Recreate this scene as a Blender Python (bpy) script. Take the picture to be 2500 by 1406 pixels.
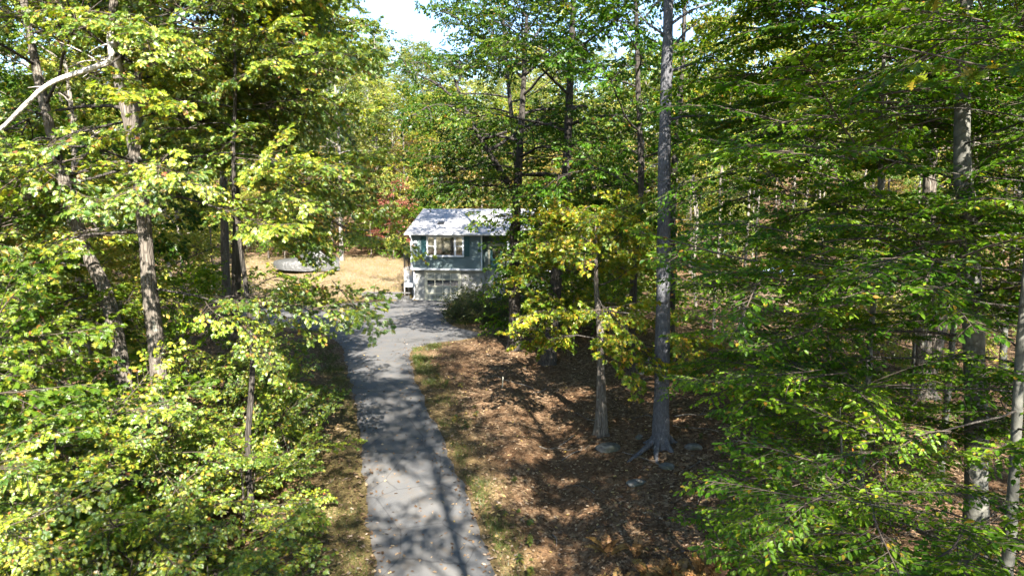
import bpy, math, random
import numpy as np
from mathutils import Matrix, Vector

for o in list(bpy.data.objects):
    bpy.data.objects.remove(o)
S = bpy.context.scene
COL = S.collection

# ---------------------------------------------------------------- camera, sky, sun, exposure
cam_d = bpy.data.cameras.new('camera')
cam = bpy.data.objects.new('camera', cam_d)
COL.objects.link(cam)
cam.location = (0, 0, 7)
cam.rotation_euler = (math.radians(90) - math.atan(195 / 1671), 0, 0)
cam_d.sensor_width = 36
cam_d.lens = 36 * 1671 / 2500
cam_d.clip_start = .05
cam_d.clip_end = 2000
S.camera = cam

SUN_AZ, SUN_EL = math.radians(13), math.radians(40)      # behind the camera, to its right
W = bpy.data.worlds.new('World')
S.world = W
W.use_nodes = True
wn = W.node_tree
bg = wn.nodes['Background']
sky = wn.nodes.new('ShaderNodeTexSky')
sky.sky_type = 'NISHITA'
sky.sun_disc = False
sky.sun_elevation = SUN_EL
sky.sun_rotation = math.radians(180) - SUN_AZ
sky.air_density = 1.0
sky.dust_density = .2
sky.ozone_density = 2.5
wn.links.new(sky.outputs[0], bg.inputs[0])
bg.inputs[1].default_value = .078

sd = bpy.data.lights.new('sun', 'SUN')
sd.energy = 5.0
sd.angle = math.radians(.53)
sd.color = (1, .94, .85)
sun = bpy.data.objects.new('sun', sd)
COL.objects.link(sun)
sv = Vector((math.sin(SUN_AZ) * math.cos(SUN_EL), -math.cos(SUN_AZ) * math.cos(SUN_EL), math.sin(SUN_EL)))
sun.rotation_euler = sv.to_track_quat('Z', 'Y').to_euler()
sun.location = (10, -20, 40)

S.view_settings.view_transform = 'Standard'
S.view_settings.look = 'None'
S.view_settings.gamma = 1
S.view_settings.use_curve_mapping = False
S.view_settings.exposure = 2.7
S.cycles.max_bounces = 7
S.cycles.diffuse_bounces = 5
S.cycles.glossy_bounces = 3
S.cycles.transmission_bounces = 5
S.cycles.transparent_max_bounces = 8
S.cycles.use_denoising = True
S.cycles.use_adaptive_sampling = True
S.cycles.adaptive_threshold = .02
S.cycles.caustics_reflective = False
S.cycles.caustics_refractive = False
S.cycles.sample_clamp_indirect = 6

# ---------------------------------------------------------------- helpers
def sm(a, b, x):
    t = np.clip((x - a) / (b - a), 0, 1)
    return t * t * (3 - 2 * t)

YK = [-80, 0, 8, 13, 16, 20, 24, 30, 36, 55, 70, 90, 120, 160, 300]
ZK = [-4.0, -2.6, -2.2, -1.8, -1.5, -.75, -.25, -.05, 0, 0, .5, 4, 12, 20, 40]

def H(x, y):
    x = np.asarray(x, float)
    y = np.asarray(y, float)
    z = sum(np.interp(y + o, YK, ZK) for o in (-2, -1, 0, 1, 2)) / 5
    z = z + .35 * sm(2.5, 6, x) * sm(60, 45, y)
    cx = np.interp(y, [0, 16, 22, 30, 36], [.9, .9, 1.0, .6, .5])
    z = z - .4 * np.exp(-((x - cx - .4) / .8) ** 2) * sm(34, 26, y)
    z = z + 1.3 * sm(52, 68, y) * sm(-6, -13, x) * sm(100, 75, y)
    z = z + .55 * sm(-8.2, -9.2, x) * sm(50.2, 53.5, y) * sm(90, 70, y)
    z = z - .5 * sm(-5, -10, x) * sm(36, 26, y)
    return z

def bump(x, y):
    return (.05 * np.sin(1.3 * x + .7 * y) * np.sin(.9 * y - .5 * x + 1) + .03 * np.sin(2.9 * x - 1.7 * y + 2) * np.sin(2.3 * y + 1.1 * x)
            + .015 * np.sin(6.1 * x + 4.3 * y) * np.sin(5.2 * y - 3.7 * x))

DR = np.array([(-30, 3.2), (0, 2.1), (8, 1.1), (15.17, -.27), (16.34, -.51), (17.9, -.95), (19.75, -1.54), (21.8, -2.16), (24.3, -2.95),
               (27.2, -3.7), (30.5, -4.5), (33.9, -5.0), (35.1, -4.2), (36.7, -2.0), (37.6, -1.5), (38.7, -1.7), (40.5, -3.3), (44.5, -4.3), (52.0, -4.4)])
DL = np.array([(-30, -.6), (0, -1.1), (8, -2.0), (15.2, -3.3), (16.3, -3.65), (17.9, -4.1), (19.75, -4.57), (22.45, -5.27), (26.4, -6.4),
               (31.8, -8.0), (35, -9.0), (38.5, -11), (40, -13.5), (41.5, -17), (44.5, -19.2), (47.5, -19), (49.2, -16), (50.5, -10), (52.0, -7.7)])
def drive_lr(y):
    return np.interp(y, DL[:, 0], DL[:, 1]), np.interp(y, DR[:, 0], DR[:, 1])
def drive_inside(x, y):
    l, r = drive_lr(y)
    return np.where((y > -30) & (y < 51.5), np.minimum(x - l, r - x), -9)

def ground_z(x, y):
    return H(x, y) + bump(np.asarray(x, float), np.asarray(y, float)) * (drive_inside(x, y) < 0)

class Geo:
    def __init__(s):
        s.v, s.f, s.a, s.n = [], [], [], 0
    def add(s, V, F, mat=0, smooth=False, tint=.5):
        V = np.asarray(V, np.float32)
        F = np.asarray(F, np.int32)
        s.v.append(V)
        s.f.append((F + s.n, mat, smooth))
        t = np.empty(len(V), np.float32)
        t[:] = tint
        s.a.append(t)
        s.n += len(V)
    def box(s, lo, hi, mat=0):
        x0, y0, z0 = lo
        x1, y1, z1 = hi
        V = [(x0, y0, z0), (x1, y0, z0), (x1, y1, z0), (x0, y1, z0), (x0, y0, z1), (x1, y0, z1), (x1, y1, z1), (x0, y1, z1)]
        s.add(V, [(0, 3, 2, 1), (4, 5, 6, 7), (0, 1, 5, 4), (1, 2, 6, 5), (2, 3, 7, 6), (3, 0, 4, 7)], mat)
        return s
    def mesh(s, name, mats):
        me = bpy.data.meshes.new(name)
        V = np.concatenate(s.v)
        me.vertices.add(len(V))
        me.vertices.foreach_set('co', V.ravel())
        loops = np.concatenate([f.ravel() for f, m, k in s.f])
        tot = np.concatenate([np.full(len(f), f.shape[1]) for f, m, k in s.f])
        mi = np.concatenate([np.full(len(f), m) for f, m, k in s.f])
        sk = np.concatenate([np.full(len(f), k) for f, m, k in s.f])
        me.loops.add(len(loops))
        me.loops.foreach_set('vertex_index', loops.astype(np.int32))
        me.polygons.add(len(tot))
        me.polygons.foreach_set('loop_start', np.concatenate([[0], np.cumsum(tot)[:-1]]).astype(np.int32))
        me.polygons.foreach_set('material_index', mi.astype(np.int32))
        me.polygons.foreach_set('use_smooth', sk.astype(bool))
        at = me.attributes.new('tint', 'FLOAT', 'POINT')
        at.data.foreach_set('value', np.concatenate(s.a))
        for m in mats:
            me.materials.append(m)
        me.update(calc_edges=True)
        return me

def link(name, data, parent=None, loc=(0, 0, 0), rot=(0, 0, 0), scale=(1, 1, 1)):
    o = bpy.data.objects.new(name, data)
    COL.objects.link(o)
    o.parent = parent
    o.location = loc
    o.rotation_euler = rot
    o.scale = scale
    return o
def tag(o, label=None, cat=None, group=None, kind=None):
    for k, v in (('label', label), ('category', cat), ('group', group), ('kind', kind)):
        if v:
            o[k] = v
    return o
def thing(name, label, cat, loc, rz=0, group=None):
    o = link(name, None, None, loc, (0, 0, rz))
    o.empty_display_size = .2
    return tag(o, label, cat, group)
def part(name, geo, mats, parent, **kw):
    return link(name, geo.mesh(name, mats if isinstance(mats, list) else [mats]), parent, **kw)

def norm(v):
    v = np.asarray(v, float)
    return v / np.maximum(np.linalg.norm(v, axis=-1, keepdims=True), 1e-9)

def tube(P, R, sides=6, rng=None, rough=0, cap=True):
    P = np.asarray(P, float)
    R = np.asarray(R, float)
    n = len(P)
    T = np.gradient(P, axis=0)
    T = norm(T)
    ref = np.array([0, 1, 0]) if abs(T[0][1]) < .8 else np.array([1, 0, 0])
    U = norm(np.cross(T, ref))
    Vv = np.cross(T, U)
    a = np.arange(sides) * 2 * math.pi / sides
    rr = R[:, None] * np.ones((1, sides))
    if rough and rng is not None:
        rr = rr * (1 + rough * rng.standard_normal((n, sides)))
    ring = P[:, None] + rr[..., None] * (np.cos(a)[None, :, None] * U[:, None] + np.sin(a)[None, :, None] * Vv[:, None])
    V = ring.reshape(-1, 3)
    i = np.arange(n - 1)[:, None] * sides
    j = np.arange(sides)[None]
    k = (j + 1) % sides
    F = np.stack([i + j, i + k, i + sides + k, i + sides + j], -1).reshape(-1, 4)
    return V, F

def smooth_path(pts, step=.5):
    P = np.asarray(pts, float)
    t = np.concatenate([[0], np.cumsum(np.linalg.norm(np.diff(P, axis=0), axis=1))])
    n = max(3, int(t[-1] / step) + 1)
    q = np.linspace(0, t[-1], n)
    # catmull-rom through the points
    out = []
    for s_ in q:
        i = min(max(np.searchsorted(t, s_) - 1, 0), len(P) - 2)
        u = (s_ - t[i]) / (t[i + 1] - t[i])
        p0 = P[max(i - 1, 0)]; p1 = P[i]; p2 = P[i + 1]; p3 = P[min(i + 2, len(P) - 1)]
        out.append(.5 * (2 * p1 + (p2 - p0) * u + (2 * p0 - 5 * p1 + 4 * p2 - p3) * u * u + (3 * p1 - p0 - 3 * p2 + p3) * u ** 3))
    return np.array(out), q / t[-1]

# ---------------------------------------------------------------- materials
def mat(name):
    m = bpy.data.materials.new(name)
    m.use_nodes = True
    nt = m.node_tree
    nt.nodes.clear()
    out = nt.nodes.new('ShaderNodeOutputMaterial')
    return m, nt, out
def nd(nt, t, **kw):
    n = nt.nodes.new('ShaderNode' + t)
    for k, v in kw.items():
        if k in n.inputs:
            n.inputs[k].default_value = v
        else:
            setattr(n, k, v)
    return n
def ramp(nt, src, stops, interp='LINEAR'):
    r = nt.nodes.new('ShaderNodeValToRGB')
    r.color_ramp.interpolation = interp
    e = r.color_ramp.elements
    while len(e) < len(stops):
        e.new(.5)
    for i, (p, c) in enumerate(stops):
        e[i].position = p
        e[i].color = (*c, 1) if len(c) == 3 else c
    nt.links.new(src, r.inputs[0])
    return r.outputs[0]
def mixc(nt, f, a, b, mode='MIX'):
    n = nt.nodes.new('ShaderNodeMix')
    n.data_type = 'RGBA'
    n.blend_type = mode
    for i, v in ((0, f), (6, a), (7, b)):
        if hasattr(v, 'links'):
            nt.links.new(v, n.inputs[i])
        elif i == 0:
            n.inputs[0].default_value = v
        else:
            n.inputs[i].default_value = (*v, 1)
    return n.outputs[2]

def leaf_mat(name, stops, transl=.42, gloss=.05, rough=.42, vary=.35, hue=.02):
    m, nt, out = mat(name)
    L = nt.links.new
    at = nd(nt, 'Attribute', attribute_name='tint')
    c = ramp(nt, at.outputs['Fac'], stops)
    oi = nd(nt, 'ObjectInfo')
    mr = nd(nt, 'MapRange')
    mr.inputs['To Min'].default_value = 1 - vary
    mr.inputs['To Max'].default_value = 1 + vary
    L(oi.outputs['Random'], mr.inputs['Value'])
    h = nd(nt, 'HueSaturation')
    mh = nd(nt, 'MapRange')
    mh.inputs['To Min'].default_value = .5 + hue
    mh.inputs['To Max'].default_value = .5 - hue
    L(oi.outputs['Random'], mh.inputs['Value'])
    L(mh.outputs[0], h.inputs['Hue'])
    L(mr.outputs[0], h.inputs['Value'])
    L(c, h.inputs['Color'])
    d = nd(nt, 'BsdfDiffuse')
    t = nd(nt, 'BsdfTranslucent')
    g = nd(nt, 'BsdfGlossy', Roughness=rough)
    L(h.outputs[0], d.inputs['Color'])
    tc = mixc(nt, 1.0, h.outputs[0], (1.2, 1.25, .45), 'MULTIPLY')
    L(tc, t.inputs['Color'])
    m1 = nd(nt, 'MixShader')
    m1.inputs[0].default_value = transl
    L(d.outputs[0], m1.inputs[1])
    L(t.outputs[0], m1.inputs[2])
    m2 = nd(nt, 'MixShader')
    m2.inputs[0].default_value = gloss
    L(m1.outputs[0], m2.inputs[1])
    L(g.outputs[0], m2.inputs[2])
    L(m2.outputs[0], out.inputs[0])
    return m

def surf_mat(name, color, rough=.8, noise=.15, scale=6, bump_s=0, spec=.3, stretch=(1, 1, 1), dirt=None):
    m, nt, out = mat(name)
    L = nt.links.new
    tc = nd(nt, 'TexCoord')
    mp = nd(nt, 'Mapping')
    mp.inputs['Scale'].default_value = stretch
    L(tc.outputs['Object'], mp.inputs[0])
    n = nd(nt, 'TexNoise', Scale=scale, Detail=6.0)
    L(mp.outputs[0], n.inputs['Vector'])
    lo = tuple(c * (1 - noise) for c in color)
    hi = tuple(min(1, c * (1 + noise)) for c in color)
    c = ramp(nt, n.outputs['Fac'], [(.3, lo), (.7, hi)])
    if dirt:
        n2 = nd(nt, 'TexNoise', Scale=scale * .23, Detail=4.0)
        L(tc.outputs['Object'], n2.inputs['Vector'])
        f = ramp(nt, n2.outputs['Fac'], [(.5, (0, 0, 0)), (.72, (1, 1, 1))])
        c = mixc(nt, f, c, dirt)
    p = nd(nt, 'BsdfPrincipled', Roughness=rough)
    p.inputs['Specular IOR Level'].default_value = spec
    L(c, p.inputs['Base Color'])
    if bump_s:
        b = nd(nt, 'Bump', Strength=bump_s, Distance=.02)
        L(n.outputs['Fac'], b.inputs['Height'])
        L(b.outputs[0], p.inputs['Normal'])
    L(p.outputs[0], out.inputs[0])
    return m

def bark_mat(name, c0, c1, spots=None, scale=9, vert=.16, strength=.9, spot_lo=.6):
    m, nt, out = mat(name)
    L = nt.links.new
    tc = nd(nt, 'TexCoord')
    mp = nd(nt, 'Mapping')
    mp.inputs['Scale'].default_value = (1, 1, vert)
    L(tc.outputs['Object'], mp.inputs[0])
    n = nd(nt, 'TexNoise', Scale=scale, Detail=8.0, Roughness=.65)
    L(mp.outputs[0], n.inputs['Vector'])
    v = nd(nt, 'TexVoronoi', Scale=scale * 1.6)
    v.feature = 'DISTANCE_TO_EDGE'
    L(mp.outputs[0], v.inputs['Vector'])
    cr = ramp(nt, v.outputs['Distance'], [(0, (0, 0, 0)), (.16, (1, 1, 1))])
    c = ramp(nt, n.outputs['Fac'], [(.3, c0), (.68, c1)])
    c = mixc(nt, .45, c, mixc(nt, cr, tuple(x * .45 for x in c0), c), 'MIX')
    if spots:
        n2 = nd(nt, 'TexNoise', Scale=4.5, Detail=5.0, Roughness=.7)
        L(tc.outputs['Object'], n2.inputs['Vector'])
        f = ramp(nt, n2.outputs['Fac'], [(spot_lo, (0, 0, 0)), (spot_lo + .08, (1, 1, 1))])
        c = mixc(nt, f, c, spots)
    p = nd(nt, 'BsdfPrincipled', Roughness=.9)
    p.inputs['Specular IOR Level'].default_value = .15
    L(c, p.inputs['Base Color'])
    ad = nd(nt, 'Math', operation='MULTIPLY_ADD')
    L(cr, ad.inputs[0])
    ad.inputs[1].default_value = .7
    L(n.outputs['Fac'], ad.inputs[2])
    b = nd(nt, 'Bump', Strength=strength, Distance=.03)
    L(ad.outputs[0], b.inputs['Height'])
    L(b.outputs[0], p.inputs['Normal'])
    L(p.outputs[0], out.inputs[0])
    return m

M = {}
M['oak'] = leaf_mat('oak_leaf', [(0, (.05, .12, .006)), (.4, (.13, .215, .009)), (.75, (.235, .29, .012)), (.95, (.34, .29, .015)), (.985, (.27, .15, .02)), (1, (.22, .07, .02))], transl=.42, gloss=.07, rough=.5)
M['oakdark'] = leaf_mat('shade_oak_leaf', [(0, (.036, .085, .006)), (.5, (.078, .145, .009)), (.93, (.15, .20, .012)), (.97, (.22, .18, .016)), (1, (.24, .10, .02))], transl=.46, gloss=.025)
M['beech'] = leaf_mat('beech_leaf', [(0, (.038, .10, .005)), (.5, (.08, .17, .008)), (.93, (.14, .23, .011)), (.98, (.26, .24, .015)), (1, (.28, .14, .02))], transl=.5, gloss=.02)
M['yellow'] = leaf_mat('yellowing_leaf', [(0, (.08, .16, .010)), (.5, (.17, .23, .012)), (.82, (.31, .27, .015)), (1, (.34, .18, .02))], transl=.46, gloss=.03)
M['orange'] = leaf_mat('orange_leaf', [(0, (.14, .16, .03)), (.5, (.24, .19, .035)), (.85, (.30, .17, .035)), (1, (.28, .10, .03))], gloss=.03)
M['red'] = leaf_mat('red_leaf', [(0, (.16, .045, .035)), (.6, (.22, .075, .05)), (1, (.24, .14, .06))], gloss=.03)
M['pale'] = leaf_mat('pale_green_leaf', [(0, (.12, .18, .026)), (.5, (.21, .25, .04)), (.9, (.31, .29, .045)), (1, (.38, .27, .05))], transl=.45, gloss=.035)
M['bush'] = leaf_mat('bush_leaf', [(0, (.03, .055, .012)), (.6, (.065, .09, .018)), (1, (.16, .13, .025))], gloss=.03)
M['needle'] = leaf_mat('pine_needle', [(0, (.045, .085, .03)), (1, (.12, .165, .05))], transl=.25, gloss=.03)
M['litter'] = leaf_mat('fallen_leaf', [(0, (.045, .026, .014)), (.35, (.11, .066, .035)), (.7, (.19, .125, .072)), (.92, (.32, .235, .15)), (1, (.32, .23, .05))], transl=.15, gloss=.04, vary=0, hue=0)
M['fern'] = leaf_mat('dry_fern', [(0, (.17, .085, .03)), (1, (.30, .18, .065))], transl=.25, gloss=.02)
M['grass'] = leaf_mat('grass_blade', [(0, (.04, .065, .014)), (.6, (.09, .11, .022)), (1, (.22, .17, .065))], transl=.25, gloss=.03, vary=0, hue=0)
M['bark'] = bark_mat('oak_bark', (.06, .05, .04), (.19, .165, .135), (.19, .195, .16))
M['barkdark'] = bark_mat('dark_bark', (.028, .024, .02), (.085, .075, .064))
M['barkgrey'] = bark_mat('grey_bark', (.07, .07, .075), (.13, .13, .138), (.29, .295, .285), scale=13, vert=.3, strength=.6, spot_lo=.63)
M['beechbark'] = bark_mat('beech_bark', (.075, .073, .062), (.15, .147, .125), (.065, .065, .06), scale=3, vert=.9, strength=.2, spot_lo=.58)
M['palebark'] = bark_mat('pale_bark', (.13, .115, .095), (.28, .25, .21), scale=8)
M['deadwood'] = bark_mat('bleached_wood', (.32, .29, .25), (.52, .48, .43), scale=8, vert=.2, strength=.5)
M['twig'] = surf_mat('twig', (.06, .046, .034), .9, .3, 20)

# ---------------------------------------------------------------- ground
def ground_material():
    m, nt, out = mat('ground_litter')
    L = nt.links.new
    tc = nd(nt, 'TexCoord')
    at = nd(nt, 'Attribute', attribute_name='lawn')
    so = nd(nt, 'Attribute', attribute_name='grassy')
    n1 = nd(nt, 'TexNoise', Scale=.45, Detail=5.0)
    L(tc.outputs['Object'], n1.inputs[0])
    v = nd(nt, 'TexVoronoi', Scale=11.0)
    L(tc.outputs['Object'], v.inputs[0])
    n3 = nd(nt, 'TexNoise', Scale=26.0, Detail=6.0)
    L(tc.outputs['Object'], n3.inputs[0])
    bw = nd(nt, 'SeparateColor')
    L(v.outputs['Color'], bw.inputs[0])
    litter = ramp(nt, bw.outputs[0], [(0, (.045, .028, .016)), (.4, (.115, .072, .040)), (.75, (.19, .128, .074)), (1, (.29, .215, .135))])
    litter = mixc(nt, ramp(nt, n1.outputs['Fac'], [(.4, (0, 0, 0)), (.65, (.7, .7, .7))]), litter, (.085, .045, .022))
    litter = mixc(nt, .35, litter, ramp(nt, n3.outputs['Fac'], [(.35, (.02, .012, .008)), (.7, (.18, .10, .05))]))
    n2 = nd(nt, 'TexNoise', Scale=.7, Detail=9.0, Roughness=.65)
    L(tc.outputs['Object'], n2.inputs[0])
    lawn = ramp(nt, n2.outputs['Fac'], [(.3, (.10, .085, .04)), (.45, (.155, .112, .068)), (.6, (.185, .13, .085)), (.75, (.125, .085, .05))])
    gr = ramp(nt, n3.outputs['Fac'], [(.3, (.05, .05, .018)), (.55, (.105, .09, .032)), (.75, (.19, .13, .06))])
    c = mixc(nt, so.outputs['Fac'], litter, gr)
    c = mixc(nt, at.outputs['Fac'], c, lawn)
    sl = nd(nt, 'Attribute', attribute_name='soil_shade')
    c = mixc(nt, sl.outputs['Fac'], c, ramp(nt, n3.outputs['Fac'], [(.3, (.014, .011, .008)), (.7, (.05, .036, .024))]))  # mulch colour, darkened for the shade band lying on the bank
    p = nd(nt, 'BsdfPrincipled', Roughness=.95)
    p.inputs['Specular IOR Level'].default_value = .1
    L(c, p.inputs['Base Color'])
    b = nd(nt, 'Bump', Strength=.8, Distance=.04)
    ad = nd(nt, 'Math', operation='ADD')
    L(v.outputs['Distance'], ad.inputs[0])
    L(n3.outputs['Fac'], ad.inputs[1])
    L(ad.outputs[0], b.inputs['Height'])
    L(b.outputs[0], p.inputs['Normal'])
    L(p.outputs[0], out.inputs[0])
    return m
M['ground'] = ground_material()

gx = np.concatenate([np.arange(-260, -60, 12), np.arange(-60, -22, 2.), np.arange(-22, 24, .3), np.arange(24, 70, 2.), np.arange(70, 261, 12)])
gy = np.concatenate([np.arange(-80, 6, 4.), np.arange(6, 58, .3), np.arange(58, 90, 1.), np.arange(90, 301, 6.)])
X, Y = np.meshgrid(gx, gy)
ins = drive_inside(X, Y)
Z = H(X, Y) + bump(X, Y) * (1 - sm(-.6, .0, ins)) - .10 * sm(.0, .35, ins)
g = Geo()
ny, nx = X.shape
i = (np.arange(ny - 1)[:, None] * nx + np.arange(nx - 1)[None]).ravel()
g.add(np.stack([X, Y, Z], -1).reshape(-1, 3), np.stack([i, i + 1, i + nx + 1, i + nx], -1), 0, True)
gm = g.mesh('ground', [M['ground']])
wob = .8 * np.sin(X * .9 + Y * .4) + .5 * np.sin(Y * 1.7 - X * .6)
lawn = sm(51.5, 53.0, Y + .15 * wob) * sm(69 + 1.2, 67, Y + wob) * sm(-5, -7.2, X) * sm(-32, -26, X + wob)
lawn2 = .75 * sm(45, 50, Y + 2 * wob) * sm(66, 60, Y + wob) * sm(10, 15, X + wob) * sm(46, 38, X)
lawn = np.clip(lawn + lawn2, 0, 1)
grassy = np.clip(sm(-1.3, -.2, ins + .25 * wob) * sm(6, 12, Y) * (X > drive_lr(Y)[1] - .5) * .45
                 + .65 * sm(-2.6, -.4, ins + .5 * wob) * (X < drive_lr(Y)[0] + .5) * sm(34, 28, Y)
                 + sm(49.5, 50.5, Y) * sm(53.4, 52.4, Y) * sm(-5, -8, X) * .6, 0, 1)
soil_shade = np.clip(sm(-2.6, -1.9, ins + .3 * wob) * sm(48.0, 49.0, Y) * sm(54.5, 53.0, Y) * sm(-8.8, -10.5, X) * sm(-19, -17, X), 0, 1)  # mulch bank above the pad, with the shade over it put into the colour
for nme, arr in (('lawn', lawn), ('grassy', grassy), ('soil_shade', soil_shade)):
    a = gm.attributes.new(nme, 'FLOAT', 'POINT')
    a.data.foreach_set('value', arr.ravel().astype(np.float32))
tag(link('ground', gm), kind='structure')

# driveway
def asphalt_material():
    m, nt, out = mat('asphalt')
    L = nt.links.new
    tc = nd(nt, 'TexCoord')
    n = nd(nt, 'TexNoise', Scale=120.0, Detail=3.0)
    n2 = nd(nt, 'TexNoise', Scale=.8, Detail=6.0)
    n3 = nd(nt, 'TexNoise', Scale=5.0, Detail=6.0)
    for q in (n, n2, n3):
        L(tc.outputs['Object'], q.inputs[0])
    c = ramp(nt, n.outputs['Fac'], [(.3, (.046, .046, .046)), (.7, (.088, .088, .088))])
    c = mixc(nt, ramp(nt, n2.outputs['Fac'], [(.42, (0, 0, 0)), (.7, (.6, .6, .6))]), c, (.105, .098, .088))
    c = mixc(nt, ramp(nt, n3.outputs['Fac'], [(.62, (0, 0, 0)), (.78, (.5, .5, .5))]), c, (.045, .042, .038))
    n4 = nd(nt, 'TexNoise', Scale=2.2, Detail=8.0, Roughness=.7)
    L(tc.outputs['Object'], n4.inputs[0])
    c = mixc(nt, ramp(nt, n4.outputs['Fac'], [(.52, (0, 0, 0)), (.68, (.75, .75, .75))]), c, (.085, .068, .05))
    vc = nd(nt, 'TexVoronoi', Scale=.55)
    vc.feature = 'DISTANCE_TO_EDGE'
    mxv = mixc(nt, .12, tc.outputs['Object'], n4.outputs['Color'])
    L(mxv, vc.inputs['Vector'])
    c = mixc(nt, ramp(nt, vc.outputs['Distance'], [(0, (.7, .7, .7)), (.012, (0, 0, 0))]), c, (.025, .024, .023))
    ln = nd(nt, 'Attribute', attribute_name='tint')
    c = mixc(nt, ramp(nt, ln.outputs['Fac'], [(.0, (.55, .55, .55)), (.16, (0, 0, 0))]), c, (.10, .075, .05))
    p = nd(nt, 'BsdfPrincipled', Roughness=.85)
    L(c, p.inputs['Base Color'])
    b = nd(nt, 'Bump', Strength=.35, Distance=.006)
    L(n.outputs['Fac'], b.inputs['Height'])
    L(b.outputs[0], p.inputs['Normal'])
    L(p.outputs[0], out.inputs[0])
    return m
M['asphalt'] = asphalt_material()
ys = np.arange(-30, 52.01, .25)
l, r = drive_lr(ys)
for q in (l, r):                                  # soften the corners of the edge
    q[3:-3] = (q[:-6] + q[1:-5] + q[2:-4] + q[3:-3] + q[4:-2] + q[5:-1] + q[6:]) / 7
re_ = np.random.default_rng(2)
l = l + .06 * np.sin(ys * 2.1) + .04 * np.sin(ys * 5.3) + re_.normal(0, .035, len(ys))
r = r + .06 * np.sin(ys * 1.7 + 1) + .04 * np.sin(ys * 4.7) + re_.normal(0, .035, len(ys))
nc = 13
u = np.linspace(0, 1, nc)
X = l[:, None] + (r - l)[:, None] * u[None]
Y = np.repeat(ys[:, None], nc, 1)
Z = H(X, Y) + .012 + .03 * (1 - (2 * u - 1) ** 2)[None] - .10 * (np.abs(2 * u - 1) > .999)[None]
g = Geo()
i = (np.arange(len(ys) - 1)[:, None] * nc + np.arange(nc - 1)[None]).ravel()
g.add(np.stack([X, Y, Z], -1).reshape(-1, 3), np.stack([i, i + 1, i + nc + 1, i + nc], -1), 0, True, np.tile(1 - np.abs(2 * u - 1), len(ys)))
tag(link('driveway', g.mesh('driveway', [M['asphalt']])), kind='structure')

# ---------------------------------------------------------------- the house
M['siding'] = surf_mat('teal_clapboard', (.10, .136, .137), .6, .12, 3, stretch=(.3, 1, 4))
M['wallback'] = surf_mat('sheathing', (.06, .12, .125), .8)
M['shutter'] = surf_mat('dark_teal_paint', (.022, .07, .075), .5, .1)
M['white'] = surf_mat('white_vinyl', (.55, .56, .58), .45, .04)
M['cream'] = surf_mat('cream_paint', (.42, .40, .31), .5, .06)
M['panelpaint'] = surf_mat('garage_panel_paint', (.20, .21, .19), .55, .08)
M['concrete'] = surf_mat('concrete', (.25, .25, .235), .9, .16, 5, .3, dirt=(.18, .175, .16))
M['roof'] = surf_mat('grey_shingles', (.27, .265, .27), .85, .18, 14, .5, stretch=(1, 3, 3), dirt=(.21, .205, .21))
M['greyboard'] = surf_mat('weathered_boards', (.20, .205, .20), .9, .3, 5, stretch=(6, 6, .4))
M['black'] = surf_mat('black_metal', (.015, .015, .016), .4, .1)
M['deckwood'] = surf_mat('deck_wood', (.30, .27, .24), .8, .2, 5)
M['block'] = surf_mat('grey_block', (.085, .083, .08), .95, .3, 9, .6)
m, nt, out = mat('window_glass')
p = nd(nt, 'BsdfPrincipled', Roughness=.04)
p.inputs['Base Color'].default_value = (.012, .014, .014, 1)
p.inputs['Specular IOR Level'].default_value = 1.0
p.inputs['IOR'].default_value = 2.1
nt.links.new(p.outputs[0], out.inputs[0])
M['glass'] = m

house = thing('ranch_house', 'teal clapboard raised ranch with white picture window above a garage door', 'house', (-7.66, 51.6, 0), math.radians(-8))
def hbox(name, lo, hi, m, parent=house):
    return part(name, Geo().box(lo, hi), m, parent)
HW = 15.0
hbox('foundation_wall', (.22, .30, -.3), (5.6, 9.6, 2.42), M['concrete'])
f2 = hbox('foundation_wall', (5.6, .55, -.3), (HW - .1, 9.6, 2.42), M['greyboard'])
hbox('wall', (.03, .03, 2.44), (5.5, 9.9, 5.1), M['wallback'])
hbox('wall', (5.5, .9, 2.44), (7.4, 9.9, 5.1), M['wallback'])
hbox('wall', (7.4, .03, 2.44), (HW, 9.9, 5.1), M['wallback'])
# vertical boards under the far wing
vb = Geo().box((0, 0, 0), (.19, .03, 2.3)).mesh('board', [M['greyboard']])
for k in range(36):
    link('board', vb, house, (7.5 + .205 * k, .515, .06))
# clapboards: a tapered board each
def clap(L_):
    gq = Geo()
    gq.add([(0, .01, 0), (L_, .01, 0), (L_, -.022, 0), (0, -.022, 0), (0, .01, .142), (L_, .01, .142), (L_, -.002, .142), (0, -.002, .142)],
           [(0, 1, 2, 3), (4, 7, 6, 5), (3, 2, 6, 7), (0, 4, 5, 1), (0, 3, 7, 4), (1, 5, 6, 2)])
    return gq.mesh('clapboard', [M['siding']])
ca, cb, cc = clap(5.4), clap(1.9), clap(HW - 7.5)
for k in range(19):
    z = 2.50 + .136 * k
    link('clapboard', ca, house, (.05, .015, z))
    link('clapboard', cb, house, (5.5, .885, z))
    link('clapboard', cc, house, (7.45, .015, z))
for x, y in ((.0, -.02), (5.4, -.02), (7.36, -.02), (HW - .08, -.02)):
    hbox('corner_board', (x, y, 2.44), (x + .1, y + .12, 5.08), M['white'])
hbox('skirt_board', (-.01, -.035, 2.36), (5.52, .28, 2.50), M['white'])
hbox('skirt_board', (7.35, -.035, 2.36), (HW, .5, 2.50), M['white'])
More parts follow.
